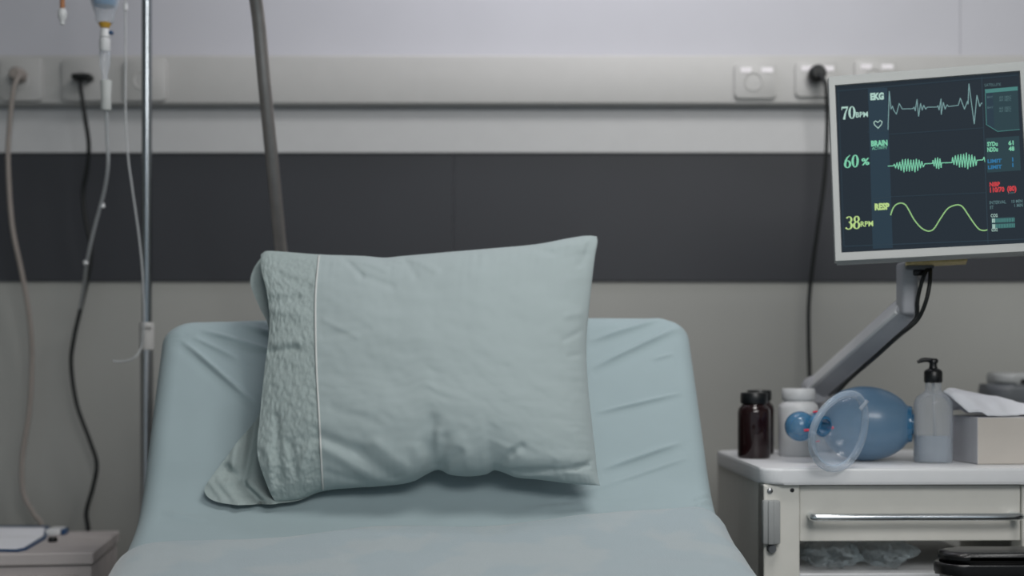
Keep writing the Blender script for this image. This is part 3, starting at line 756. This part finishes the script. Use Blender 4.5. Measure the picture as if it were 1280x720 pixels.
# office chair whose far armrest reaches into the corner of the picture
def chair():
    cx, cy = .97, 1.96; ya = 2.225
    t = thing('office_chair', 'black office chair whose padded armrest shows in front of the trolley at the lower right', 'chair', (cx, cy, 0))
    zt = .747
    for y in (ya, 2 * cy - ya):
        bm = bmesh.new(); Mx = Matrix.Translation((.662 + .14, y, 0)); prism(bm, rect_outline(.28, .085, .04, 8), zt - .037, zt - .018, Mx, .004, 3)
        ar = link('armrest', bm, M_['blackleather'], t, True, 40)
        bm = bmesh.new(); prism(bm, rect_outline(.268, .078, .037, 8), zt - .019, zt, Mx, .012, 5); link('arm_pad', bm, M_['blackleather'], ar, True, 60)
        bm = bmesh.new(); tube(bm, spline([(.70, y, zt - .040), (.80, y, zt - .05), (.90, y, zt - .07), (.93, y, .60), (.93, y, .44), (.93, cy + (y - cy) * .5, .43)], 6), .013, 14)
        box(bm, (.70, y, zt - .043), (.05, .05, .012), .005, 2); link('arm_bracket', bm, M_['grey'], ar, True, 50)
    bm = bmesh.new(); prism(bm, rect_outline(.47, .44, .10, 8), .44, .51, Matrix.Translation((cx, cy, 0)), .025, 5); link('seat', bm, M_['blackleather'], t, True, 60)
    bm = bmesh.new(); prism(bm, rect_outline(.42, .50, .10, 8), -.03, .03, Matrix.Translation((cx + .27, cy, .86)) @ Matrix.Rotation(pi / 2, 4, 'Y') @ Matrix.Rotation(pi / 2, 4, 'Z') @ Matrix.Rotation(pi / 2, 4, 'Z'), .02, 4); link('backrest', bm, M_['blackleather'], t, True, 60)
    bm = bmesh.new(); tube(bm, spline([(cx + .05, cy, .435), (cx + .25, cy, .43), (cx + .315, cy, .50), (cx + .315, cy, .80)], 6), .018, 12); link('back_bar', bm, M_['black'], t, True, 60)
    bm = bmesh.new(); lathe(bm, [(0, .08), (.03, .08), (.03, .25), (.018, .255), (.018, .43), (.08, .432), (.08, .442), (0, .442)], (cx, cy, 0)); link('gas_column', bm, M_['steel'], t, True, 40)
    for k in range(5):
        a = k * 2 * pi / 5 + .5; dx, dy = cos(a), sin(a)
        bm = bmesh.new(); tube(bm, [(cx, cy, .12), (cx + dx * .15, cy + dy * .15, .10), (cx + dx * .28, cy + dy * .28, .075)], [.024, .02, .014], 12); lg = link('leg', bm, M_['black'], t, True, 60)
        bm = bmesh.new(); lathe(bm, [(0, -.02), (.024, -.02), (.028, -.01), (.028, .01), (.024, .02), (0, .02)], (cx + dx * .28, cy + dy * .28, .028), align((-dy, dx, 0)))
        box(bm, (cx + dx * .28, cy + dy * .28, .06), (.02, .02, .03), .003); link('caster', bm, M_['black'], lg, True, 40)
chair()

# bottles
def bottle(name, label, px, d, rad, h, body, capm, group=None):
    x = (px - 640) / F * d
    t = thing(name, label, 'bottle', (x, d, TZ1), group)
    r = rad
    bm = bmesh.new(); lathe(bm, [(0, 0), (r * .92, 0), (r, .004), (r, h * .70), (r * .95, h * .755), (r * .80, h * .80), (r * .72, h * .82), (r * .72, h * .84), (0, h * .84)], (x, d, TZ1)); link('bottle_body', bm, body, t, True, 50)
    bm = bmesh.new(); lathe(bm, [(0, h * .835), (r * .80, h * .835), (r * .83, h * .85), (r * .83, h * .985), (r * .79, h), (0, h)], (x, d, TZ1), seg=48); link('bottle_cap', bm, capm, t, True, 50)
bottle('pill_bottle', 'dark amber pill bottle with a black cap, frontmost on the left of the trolley', 942.5, 2.575, .0295, .118, M_['amber'], M_['black'], 'amber pill bottles on the trolley')
bottle('pill_bottle', 'dark amber pill bottle peeking out behind the other amber bottle', 949, 2.68, .0275, .120, M_['amber'], M_['black'], 'amber pill bottles on the trolley')
bottle('pill_bottle', 'white plastic pill bottle behind the blue valve of the resuscitator', 998, 2.63, .0365, .124, M_['white'], M_['white'])

def pump():
    d = 2.47; x = (1166.5 - 640) / F * d; r = .033
    t = thing('pump_bottle', 'clear pump bottle half full of gel with a black pump', 'bottle', (x, d, TZ1))
    bm = bmesh.new(); lathe(bm, [(0, 0), (r * .93, 0), (r, .004), (r, .098), (r * .97, .106), (r * .84, .114), (r * .62, .119), (.0145, .123), (.0135, .127), (.0135, .14), (0, .14)], (x, d, TZ1)); link('bottle_body', bm, M_['clear'], t, True, 50)
    bm = bmesh.new(); lathe(bm, [(0, .002), (r * .9, .002), (r * .965, .006), (r * .965, .047), (0, .047)], (x, d, TZ1)); link('gel', bm, M_['gel'], t, True, 50)
    bm = bmesh.new(); lathe(bm, [(0, .138), (.0145, .138), (.0155, .140), (.0155, .157), (.013, .160), (.0075, .163), (.0065, .167), (.0065, .172), (.0085, .173), (.0085, .1775), (.006, .180), (0, .180)], (x, d, TZ1))
    tube(bm, spline([(x, d, TZ1 + .1765), (x - .016, d, TZ1 + .1775), (x - .027, d, TZ1 + .1735)], 5), [.004] * 8 + [.003] * 3, 10)
    link('pump_head', bm, M_['black'], t, True, 45)
    bm = bmesh.new(); tube(bm, [(x, d, TZ1 + .14), (x + .004, d, TZ1 + .01)], .0025); link('dip_tube', bm, M_['tube'], t, True)
pump()

# tissue box
def tissue():
    a = P(1222, 580.5, 2.44); W, D, H = .22, .11, .0800
    t = thing('tissue_box', 'white cardboard tissue box at the right end of the trolley top', 'box', (a.x, a.y, TZ1), rz=radians(7))
    t.location = (a.x, (CZ - TZ) * F / (581 - HY), TZ1); Mw = wm(t)
    t.location.x = (1222 - 640) / F * t.location.y; Mw = wm(t)
    bm = bmesh.new(); corners(bm, (0, 0, 0), (W, D, H), .002)
    for f in bm.faces:
        pass
    bm.transform(Mw)
    o = link('carton', bm, [M_['card'], M_['lav']], t)
    for p in o.data.polygons:
        if abs(p.normal.x) > .7 or p.normal.z > .7: p.material_index = 1
    # lid lip and the pulled tissue
    bm = bmesh.new()
    prism(bm, [(W / 2 + .05 * cos(k * pi / 12), D / 2 + .010 * sin(k * pi / 12)) for k in range(24)], H, H + .0012); bm.transform(Mw)
    link('opening', bm, M_['gap'], t)
    bm = bmesh.new(); rows = []
    n, m = 40, 24
    for i in range(n + 1):
        u = i / n; row = []
        # ridge line of the tissue: high peak at the left sloping down to the right
        for j in range(m + 1):
            v = j / m - .5
            x = .004 + u * .195 + .010 * v
            hgt = [(0, .040, 0), (.06, .047, 0), (.18, .040, 0), (.40, .030, 0), (.6, .018, 0), (.8, .014, 0), (1, .006, 0)]
            z = curve(hgt, u)[0]
            z = H + .002 + z * (1 - (2 * abs(v)) ** 2.0 * (1.0 if u > .12 else .85)) + .003 * noise.noise(Vector((u * 9, v * 8, 2)))
            y = D * .55 + v * (.085 + .02 * sin(u * 9)) + .004 * noise.noise(Vector((u * 12, v * 5, 6)))
            z = max(z, H + .0022); x -= .042 * max(0, (z - H) / .045) * (1 - u) ** 2
            row.append(bm.verts.new(Mw @ Vector((x, y, z))))
        rows.append(row)
    for a_, b_ in zip(rows, rows[1:]):
        for k in range(m): bm.faces.new((a_[k], a_[k + 1], b_[k + 1], b_[k]))
    bmesh.ops.recalc_face_normals(bm, faces=bm.faces)
    o = link('tissue', bm, M_['paper'], t, True); sd = o.modifiers.new('thick', 'SOLIDIFY'); sd.thickness = .0008
tissue()

# resuscitator
def bvm():
    d = 2.50; c = Vector(((1079 - 640) / F * d, d, TZ1 + .0655))
    t = thing('resuscitator', 'blue bag valve mask resuscitator with a clear face mask on the trolley', 'resuscitator', (c.x, c.y, TZ1))
    ax = Vector((.95, -.31, 0)).normalized(); R = align(ax)
    prof = [(0, -.078), (.020, -.078), (.024, -.070), (.040, -.060), (.055, -.042), (.0635, -.018), (.0655, .004), (.0625, .028), (.054, .050), (.043, .066), (.035, .073), (.031, .078), (.0, .079)]
    pp = spline([(r, 0, z) for r, z in prof[1:-1]], 4); pr = [(0, -.078)] + [(v.x, v.z) for v in pp] + [(0, .079)]
    bm = bmesh.new(); lathe(bm, pr, c, R, 56); link('squeeze_bag', bm, M_['bvm'], t, True, 60)
    bm = bmesh.new(); lathe(bm, [(.024, .070), (.030, .069), (.0325, .075), (.031, .083), (.026, .084), (.022, .080), (.024, .070)], c - ax * .0, R, 40)
    lathe(bm, [(0, .086), (.018, .086), (.020, .078), (0, .078)], c, R, 32)
    link('inlet_valve', bm, M_['bvmd'], t, True, 60)
    # patient valve: blue globe and collar at the left
    vc = P(1000, 533, 2.46)
    bm = bmesh.new(); bmesh.ops.create_uvsphere(bm, u_segments=32, v_segments=20, radius=.0262)
    for v in bm.verts: v.co += vc
    link('valve_globe', bm, M_['bvmd'], t, True)
    nk = c - ax * .076
    bm = bmesh.new(); tube(bm, spline([vc + Vector((.020, .003, .002)), vc + Vector((.034, .006, .003)), (vc + nk) / 2 + Vector((.01, .01, 0)), nk], 6), [.014] * 8 + [.018] * 6 + [.020] * 5, 24)
    link('valve_body', bm, M_['bvmd'], t, True, 60)
    # red marks of the valve
    for px, py, dd, r in ((1009, 538, 2.433, .0045), (1019, 515, 2.445, .0035), (1013, 527, 2.440, .0025), (1016, 532, 2.440, .0025), (1022, 552, 2.40, .0025)):
        q = P(px, py, dd); bm = bmesh.new(); tube(bm, [q - Vector((r * 1.2, 0, 0)), q + Vector((r * 1.2, 0, .001))], r * .45, 10); link('red_ring', bm, M_['red'], t, True, 60)
    # face mask: tilted dish with an inflated cushion rim, resting on the front edge of the top
    mc = P(1050, 538, 2.314)
    U = Vector((.50, .16, .86)).normalized()       # long axis
    Nn = Vector((.50, -.85, -.10)); Nn = (Nn - U * Nn.dot(U)).normalized()   # opening faces camera, right
    Vv = U.cross(Nn).normalized()
    def lp(a, k=1.0):  # pear-shaped rim
        e = 1 - .14 * sin(a)
        return U * (.064 * k * sin(a)) + Vv * (.053 * k * cos(a) * e)
    bm = bmesh.new(); rim = [mc + lp(2 * pi * i / 64) for i in range(65)]
    NS = 14; rr = .0062; rings = []
    for i in range(64):
        a = 2 * pi * i / 64; p = mc + lp(a); out = lp(a).normalized()
        rings.append([bm.verts.new(p + out * rr * cos(2 * pi * k / NS) + Nn * rr * sin(2 * pi * k / NS)) for k in range(NS)])
    for i in range(64):
        A_, B_ = rings[i], rings[(i + 1) % 64]
        for k in range(NS): bm.faces.new((A_[k], A_[(k + 1) % NS], B_[(k + 1) % NS], B_[k]))
    link('mask_cushion', bm, M_['cushion'], t, True)
    bm = bmesh.new(); rings = []
    for k, (kk, dep) in enumerate(((.95, 0), (.90, .008), (.80, .018), (.66, .027), (.48, .033), (.32, .036), (.27, .040), (.26, .056))):
        rings.append([bm.verts.new(mc + lp(2 * pi * i / 56, kk) * (1 if kk > .3 else 1) - Nn * dep) for i in range(56)])
    for A_, B_ in zip(rings, rings[1:]):
        for i in range(56): bm.faces.new((A_[i], A_[(i + 1) % 56], B_[(i + 1) % 56], B_[i]))
    link('mask_dome', bm, M_['mask'], t, True)
    bm = bmesh.new(); q = mc - Nn * .046
    lathe(bm, [(.012, -.012), (.0165, -.012), (.017, .008), (.013, .010), (.012, -.012)], q, align(Nn), 32); link('mask_port', bm, M_['bvmd'], t, True, 50)
    bm = bmesh.new(); q = P(1050, 537, 2.385) ; tube(bm, [P(1035, 535.5, 2.42), P(1042, 534.5, 2.42)], .0022, 10); link('red_ring', bm, M_['red'], t, True, 60)
    bm = bmesh.new(); q = mc + lp(pi * .40, 1.0) + Nn * .006; tube(bm, [q + Vector((-.008, 0, -.010)), q + Vector((.004, 0, .004))], .003, 12); link('inflation_port', bm, M_['clear'], t, True, 60)
bvm()

# grey appliance standing behind the trolley at the right edge
def appliance():
    d = 2.92; a = P(1229, 470, d); W = .34
    x0 = P(1229, 0, d).x; zt = zz(466, d); zb = .60
    t = thing('equipment_unit', 'grey medical equipment unit standing behind the tissue box', 'equipment', (x0 + W / 2, d, 0))
    Mx = Matrix.Translation((x0 + W / 2, d, 0))
    z1 = zz(480, d); z0 = zz(503, d)
    bm = bmesh.new(); prism(bm, rect_outline(W, .13, .04, 8), z0, z1, Mx, .012, 4); link('housing', bm, M_['dgrey'], t, True, 40)
    bm = bmesh.new(); prism(bm, rect_outline(W - .03, .11, .035, 8), z1, zt, Mx, .008, 3); link('housing_top', bm, M_['grey'], t, True, 40)
    bm = bmesh.new(); tube(bm, [(x0 + .055, d - .066, zz(476, d)), (x0 + .22, d - .066, zz(475, d))], .0045, 12); link('grip_slot', bm, M_['black'], t, True)
    bm = bmesh.new(); prism(bm, rect_outline(W - .07, .09, .02, 6), .10, z0, Mx, .004); link('column', bm, M_['grey'], t, True, 40)
    bm = bmesh.new(); box(bm, (x0 + .052, d - .047, zz(511, d)), (.013, .006, .028), .001); link('dark_slot', bm, M_['black'], t)
    bm = bmesh.new(); prism(bm, rect_outline(W + .04, .16, .04, 6), .0, .10, Mx, .01); link('base', bm, M_['dgrey'], t, True, 40)
appliance()

# ---------------------------------------------------------------- monitor on its arm
SC = Vector((.67615, 2.30, .31249 + CZ)); SW, SH = .28821, .28075
RM = Matrix.Rotation(-.233, 3, 'Z') @ Matrix.Rotation(-.13994, 3, 'X') @ Matrix.Rotation(-.03742, 3, 'Y')
def monitor():
    t = thing('patient_monitor', 'silver framed patient monitor showing heart brain and breathing traces', 'monitor', SC - RM @ Vector((0, 0, SH / 2 + .02)))
    T4 = Matrix.Translation(SC) @ RM.to_4x4()
    # frame ring (local: x right, y into the screen, z up)
    bm = bmesh.new(); bz = .0125; bb = .0165
    def ring(xa, xb, za, zb, y): return [bm.verts.new(T4 @ Vector(p)) for p in ((xa, y, za), (xb, y, za), (xb, y, zb), (xa, y, zb))]
    w, h = SW / 2, SH / 2
    ins = ring(-w, w, -h, h, .001); i2 = ring(-w - .001, w + .001, -h - .001, h + .001, -.004)
    o1 = ring(-w - bz + .002, w + bz - .002, -h - bb + .002, h + bb - .002, -.006); o2 = ring(-w - bz, w + bz, -h - bb, h + bb, -.002)
    o3 = ring(-w - bz, w + bz, -h - bb, h + bb, .022); bk = ring(-w + .02, w - .02, -h + .02, h - .02, .048)
    for A_, B_ in ((ins, i2), (i2, o1), (o1, o2), (o2, o3), (o3, bk)):
        for k in range(4): bm.faces.new((A_[k], A_[(k + 1) % 4], B_[(k + 1) % 4], B_[k]))
    bm.faces.new(bk); bm.faces.new(ins)
    bmesh.ops.bevel(bm, geom=[e for e in bm.edges if len({v for v in e.verts} & set(o2 + o3)) == 2 and len(set(e.verts) & set(o2)) == 1], offset=.004, segments=3, affect='EDGES')
    link('bezel', bm, M_['silver'], t, True, 30)
    # screen surface with its picture
    cols = {'bg': (37, 48, 58), 'col': (44, 64, 78), 'line': (48, 66, 78), 'ekg': (132, 170, 172), 'green': (138, 224, 186), 'yel': (162, 212, 142), 'lyel': (200, 232, 150),
            'teal': (80, 140, 136), 'panel': (46, 70, 78), 'blue': (52, 126, 176), 'red': (226, 72, 78), 'pale': (190, 226, 215), 'dim': (96, 128, 132)}
    keys = list(cols); mats = []
    for k in keys:
        c = cols[k]; m = mat('screen_' + k, (8, 9, 10), .5, emit=c, estr=.86, spec=.06, var=0); mats.append(m)
    bm = bmesh.new(); Ti = T4.inverted()
    def loc(px, py, lift):
        o = Vector((0, 0, CZ)); dr = P(px, py, 1) - o; n = RM @ Vector((0, 1, 0))
        s = (SC - o).dot(n) / dr.dot(n); q = Ti @ (o + dr * s); return Vector((q.x, -lift, q.z))
    def face(pts, k, lift=.0004):
        f = bm.faces.new([bm.verts.new(T4 @ (loc(x, y, lift) if not isinstance(x, str) else y)) for x, y in pts]); f.material_index = keys.index(k)
    def quad(x0, y0, x1, y1, k, lift=.0004, skew=True):
        # follows the tilt of the screen: y drops by .06 px per px to the right, x grows .045 per px down
        pts = []
        for x, y in ((x0, y0), (x1, y0), (x1, y1), (x0, y1)):
            pts.append((x, y - (x - x0) * .055 if skew else y))
        face(pts, k, lift)
    c4 = [bm.verts.new(T4 @ Vector(p)) for p in ((-w, 0, -h), (w, 0, -h), (w, 0, h), (-w, 0, h))]; bm.faces.new(c4).material_index = 0
    def poly(pts, wd, k, lift=.0008):
        L_ = [loc(x, y, lift) for x, y in pts]; wdm = wd * 2.3 / F / 2
        for a_, b_ in zip(L_, L_[1:]):
            t_ = (b_ - a_).normalized(); n_ = Vector((-t_.z, 0, t_.x)) * wdm; e_ = t_ * wdm * .5
            f = bm.faces.new([bm.verts.new(T4 @ q) for q in (a_ - n_ - e_, b_ - n_ + e_, b_ + n_ + e_, a_ + n_ - e_)]); f.material_index = keys.index(k)
    # columns and separators
    face([(1085, 111), (1109, 109.5), (1116, 310), (1091, 311)], 'col', .0003)
    face([(1226, 95), (1272, 91), (1284, 304), (1235, 307)], 'panel', .0003) if False else None
    poly([(1046, 114), (1272, 94)], 1.0, 'line'); poly([(1227, 96), (1235, 304)], 1.0, 'line'); poly([(1112, 168), (1229, 160)], .7, 'line'); poly([(1114, 246), (1232, 241)], .7, 'line')
    poly([(1056, 308), (1280, 299)], 1.0, 'line'); poly([(1048, 116), (1055, 308)], .7, 'line'); poly([(1085, 165), (1111, 164)], .8, 'line'); poly([(1091, 249), (1113, 247)], 1.5, 'line')
    c4p = lambda L_: [(1020 + x / 4.5, 70 + y / 4.5) for x, y in L_]
    c5p = lambda L_: [(1020 + x / 4.5, 200 + y / 4.5) for x, y in L_]
    ek = [(405, 415), (412, 200), (422, 300), (430, 282), (437, 305), (452, 328), (468, 268), (485, 299), (545, 297), (552, 288), (558, 310), (568, 245), (577, 340), (588, 268), (597, 305), (606, 278), (617, 300), (625, 289),
          (680, 288), (686, 280), (692, 305), (703, 242), (704, 330), (716, 262), (726, 300), (737, 275), (745, 285), (800, 278), (812, 238), (835, 300), (852, 255), (855, 272), (860, 158), (890, 383), (905, 222), (921, 285), (930, 265), (938, 268)]
    poly(c4p(ek), 1.0, 'ekg')
    random.seed(4)
    pts = [(405, 620), (438, 618)]
    for i in range(11):
        x = 440 + i * 15.5; i = i * 2; cy = 618 - i * .6; am = 34 * sin(pi * (i + 1.5) / 24) + 8; pts += [(x, cy - am * random.uniform(.7, 1.1) * .8), (x + 8, cy + am * random.uniform(.8, 1.15))]
    pts += [(612, 607), (655, 605)]
    for i in range(4): x = 658 + i * 13; i = i * 1.6; am = 24 * sin(pi * (i + 1) / 8) + 6; pts += [(x, 603 - am), (x + 6.5, 605 + am)]
    pts += [(706, 602), (765, 600)]
    for i in range(9): x = 768 + i * 15.5; i = i * 2; am = 34 * sin(pi * (i + 2) / 21) + 8; pts += [(x, 590 - am * random.uniform(.7, 1.1)), (x + 8, 592 + am * random.uniform(.8, 1.1))]
    pts += [(905, 587), (938, 585), (945, 570), (950, 596)]
    poly(c4p(pts), 1.1, 'green')
    wv = spline([(x, y, 0) for x, y in ((420, 310), (432, 275), (450, 252), (476, 243), (502, 252), (522, 282), (550, 333), (585, 376), (615, 396), (640, 400), (665, 385), (700, 330), (735, 280), (765, 260), (800, 253), (825, 265), (850, 300), (885, 352), (915, 388), (940, 397), (963, 394))], 5)
    poly(c5p([(v.x, v.y) for v in wv]), 1.5, 'yel')
    # text
    def text(s, px0, px1, ybase, hgt, k, bold=.0):
        cu = bpy.data.curves.new('t', 'FONT'); cu.body = s; cu.offset = bold; cu.resolution_u = 2
        ob = bpy.data.objects.new('t', cu); COL.objects.link(ob); bpy.context.view_layer.update()
        me = bpy.data.meshes.new_from_object(ob.evaluated_get(bpy.context.evaluated_depsgraph_get()))
        bpy.data.objects.remove(ob); bpy.data.curves.remove(cu)
        if not me.vertices: return
        xs = [v.co.x for v in me.vertices]; ys = [v.co.y for v in me.vertices]; X0, X1, Y0, Y1 = min(xs), max(xs), 0, max(ys)
        vv = []
        for v in me.vertices:
            u = (v.co.x - X0) / (X1 - X0); q = v.co.y / Y1
            px = px0 + (px1 - px0) * u - q * hgt * .04; py = ybase - (px1 - px0) * u * .055 - q * hgt; vv.append(bm.verts.new(T4 @ loc(px, py, .001)))
        for p in me.polygons:
            try: f = bm.faces.new([vv[i] for i in p.vertices]); f.material_index = keys.index(k)
            except ValueError: pass
        bpy.data.meshes.remove(me)
    text('BPM', 1070, 1085, 147, 6.5, 'pale', .02); text('%', 1077, 1087, 206.5, 8.5, 'green', .03); text('RPM', 1076, 1091.5, 283.5, 6.5, 'lyel', .02)
    text('EKG', 1088, 1105, 125, 8.5, 'pale', .06); text('BRAIN', 1089, 1109.5, 183, 7, 'green', .05); text('ACTIVITY', 1090, 1109, 187.5, 3.4, 'green', .0); text('RESP', 1093.5, 1112, 262.5, 8, 'lyel', .06)
    # serif numerals
    def strokes(lines, px0, ybase, sc, k, shx=0):
        for pts, wds in lines:
            L_ = [loc(px0 + x * sc, ybase - y * sc - x * sc * .055, .001) for x, y in pts]
            for i in range(len(L_) - 1):
                a_, b_ = L_[i], L_[i + 1]; t_ = (b_ - a_).normalized(); n_ = Vector((-t_.z, 0, t_.x)); e_ = t_ * .0002
                wa, wb = (wds[i] * sc * 2.3 / F / 2, wds[i + 1] * sc * 2.3 / F / 2)
                f = bm.faces.new([bm.verts.new(T4 @ q) for q in (a_ - n_ * wa - e_, b_ - n_ * wb + e_, b_ + n_ * wb + e_, a_ + n_ * wa - e_)]); f.material_index = keys.index(k)
    def ell(cx, cy, rx, ry, a0=0, a1=360, n=24, thick=.17, thin=.06):
        pts, wds = [], []
        for i in range(n + 1):
            a = radians(a0 + (a1 - a0) * i / n); pts.append((cx + rx * cos(a), cy + ry * sin(a))); wds.append(thin + (thick - thin) * abs(cos(a)) ** 1.5)
        return pts, wds
    def digit(ch, x0, yb, sc, k):
        g = {'0': [ell(.27, .5, .19, .45)], '7': [([(.04, .74), (.06, .90)], [.05, .06]), ([(.03, .92), (.50, .92)], [.14, .14]), ([(.48, .90), (.30, .45), (.22, .02)], [.07, .12, .17])],
             '6': [ell(.27, .29, .19, .26), ([(.10, .30), (.13, .55), (.26, .80), (.46, .96)], [.16, .16, .1, .05])],
             '3': [ell(.22, .73, .19, .22, -80, 150, thick=.15), ell(.20, .27, .23, .26, -150, 85, thick=.17)],
             '8': [ell(.26, .74, .16, .21, thick=.15), ell(.26, .27, .20, .25, thick=.17)]}[ch]
        strokes(g, x0, yb, sc, k)
    digit('7', 1051.5, 150, 16.5, 'pale'); digit('0', 1060.5, 149.4, 16.5, 'pale')
    digit('6', 1055, 210.5, 16.5, 'green'); digit('0', 1064.5, 210, 16.5, 'green')
    digit('3', 1057.5, 287, 16.5, 'lyel'); digit('8', 1066.5, 286.5, 16.5, 'lyel')
    hp = [(1097.5, 160.5), (1093, 156), (1092.3, 153), (1094.5, 151.3), (1097.3, 153.3), (1100, 150.8), (1102.6, 152.2), (1102, 155.5), (1097.5, 160.5)]
    poly(hp, 1.0, 'pale')
    # right hand column
    text('SATELLITE', 1230.5, 1251, 108.5, 3.5, 'dim')
    face([(1231, 111.8), (1272, 108.2), (1272.3, 113), (1231.5, 116.5)], 'teal'); face([(1231.5, 116.5), (1272.3, 113), (1274.5, 162), (1247, 164.5), (1233, 156)], 'panel', .0003)
    poly([(1231.5, 117), (1233, 156), (1247, 164.5), (1274.5, 162)], .8, 'teal'); face([(1232, 117), (1241, 116), (1243, 161), (1233, 156)], 'col', .0005)
    for i, y in enumerate((121.5, 125, 135, 138.5)): text('AX 18DC', 1249, 1264, y + 2, 3.0, 'dim')
    text('BAY', 1234, 1241, 123, 2.6, 'dim'); text('BAY', 1234.5, 1241.5, 136, 2.6, 'dim')
    face([(1232, 173), (1274, 170), (1276, 213), (1234, 216)], 'panel', .00035)
    text('SYDu', 1234, 1247, 183, 5.5, 'green', .04); text('NDDu', 1234.3, 1247.3, 190, 5.5, 'green', .04); text('61', 1260.5, 1267, 181.5, 5.5, 'green', .04); text('48', 1260.8, 1268, 188.8, 5.5, 'green', .04)
    text('LIMIT', 1234.5, 1252, 204, 4.5, 'blue', .04); text('LIMIT', 1235, 1252.3, 211.5, 4.5, 'blue', .04); text('1', 1265.2, 1266.6, 202, 5, 'blue', .03); text('1', 1265.4, 1266.8, 209, 5, 'blue', .03)
    text('NIBP', 1237, 1250, 233.5, 5.5, 'red', .04); text('110/70', 1237.5, 1255.5, 240.5, 6, 'red', .04); text('(80)', 1259, 1270.5, 239.2, 6.5, 'red', .04); text('5 min', 1260, 1268, 242.5, 2.5, 'dim')
    text('INTERVAL', 1237, 1257.5, 255.5, 4, 'dim', .02); text('ET', 1237.5, 1242, 261.5, 4, 'dim', .02); text('10 MIN', 1264.5, 1278, 254, 4, 'dim', .02); text('1 MIN', 1268, 1278.5, 259, 4, 'dim', .02)
    text('CO2', 1238.5, 1247, 271.8, 4, 'pale', .02); text('CO2', 1239.5, 1247, 289.5, 4, 'pale', .02)
    face([(1238.5, 272.5), (1268, 271), (1269, 285), (1239.5, 286.5)], 'panel', .00045)
    for r_ in range(2):
        for i in range(14):
            x = 1240 + i * 2.05 + r_ * .4; y = 273.5 + r_ * 7 - i * .09
            face([(x, y), (x + 1.4, y), (x + 1.5, y + 5), (x + .1, y + 5)], 'pale' if i < 2 else 'teal', .0008)
    link('screen', bm, mats, t, recalc=False)
    me = t.children[-1].data if t.children else None
    # badge under the frame
    def q(px, py, dd): return P(px, py, dd)
    bc = P(1170, 327.5, 2.37)
    bm = bmesh.new(); box(bm, bc, (.098, .03, .008), .0015, 2, RM); link('mount_plate', bm, M_['brass'], t)
    return t
mon = monitor()

def arm():
    dd = 2.42
    base = P(1016, 560, 2.74)
    t = thing('monitor_arm', 'grey adjustable arm rising behind the trolley and holding the monitor', 'arm', (base.x, base.y, TZ))
    J = P(1135, 386, dd); E_ = P(1020, 487, 2.735)   # elbow by the monitor, lower joint behind the white bottle
    ax = (E_ - J); Ln = ax.length; ax.normalize()
    side = Vector((0, 1, 0)); side = (side - ax * side.dot(ax)).normalized(); up = ax.cross(side)
    if up.z < 0: up = -up
    R = Matrix((ax, side, up)).transposed()
    bm = bmesh.new(); box(bm, (J + E_) / 2, (Ln + .01, .040, .036), .006, 3, R)
    link('lower_arm', bm, M_['armgrey'], t, True, 35)
    bm = bmesh.new(); box(bm, (J + E_) / 2 + up * .0155, (Ln + .0, .044, .007), .002, 2, R); link('arm_cover', bm, M_['white'], t, True, 35)
    bm = bmesh.new(); box(bm, (J + E_) / 2 - up * .0215, (Ln - .03, .026, .010), .003, 2, R); link('cable_channel', bm, M_['dgrey'], t, True, 35)
    a = P(1134, 333, dd - .02); b = P(1134, 388, dd)
    bm = bmesh.new(); box(bm, (a + b) / 2, (.028, .045, (a - b).length + .012), .006, 3); link('upright', bm, M_['armgrey'], t, True, 35)
    bm = bmesh.new(); box(bm, P(1146, 334, 2.40), (.045, .05, .010), .003, 2); link('tilt_head', bm, M_['dgrey'], t, True, 35)
    bm = bmesh.new(); box(bm, P(1146, 341, 2.40), (.020, .03, .012), .003, 2); link('tilt_knob', bm, M_['black'], t, True, 35)
    bm = bmesh.new(); lathe(bm, [(0, -.028), (.024, -.028), (.026, -.02), (.026, .02), (.024, .028), (0, .028)], E_, align((0, 1, 0))); link('elbow', bm, M_['armgrey'], t, True, 40)
    bm = bmesh.new(); tube(bm, [(E_.x, 2.765, TZ + .002), (E_.x, 2.765, E_.z + .01)], .018, 20)
    box(bm, (E_.x, 2.765, TZ + .0095), (.07, .07, .018), .004); link('clamp_post', bm, M_['armgrey'], t, True, 40)
    bm = bmesh.new()
    tube(bm, spline([P(1160, 334, 2.38), P(1153, 350, 2.37), P(1147, 375, 2.38), P(1146, 395, 2.385), P(1138, 406, 2.385), P(1128, 415, 2.39), P(1100, 440, 2.44), P(1060, 476, 2.56), P(1040, 500, 2.62)], 6), .0034, 10)
    link('cable', bm, M_['rubber'], t, True)
    bm = bmesh.new()
    tube(bm, spline([P(1163, 334, 2.38), P(1162, 355, 2.36), P(1157, 378, 2.36), P(1148, 398, 2.37), P(1136, 410, 2.375), P(1124, 419, 2.39), P(1098, 443, 2.45), P(1056, 480, 2.57), P(1038, 505, 2.63)], 6), .0034, 10)
    link('cable', bm, M_['rubber'], t, True)
arm()
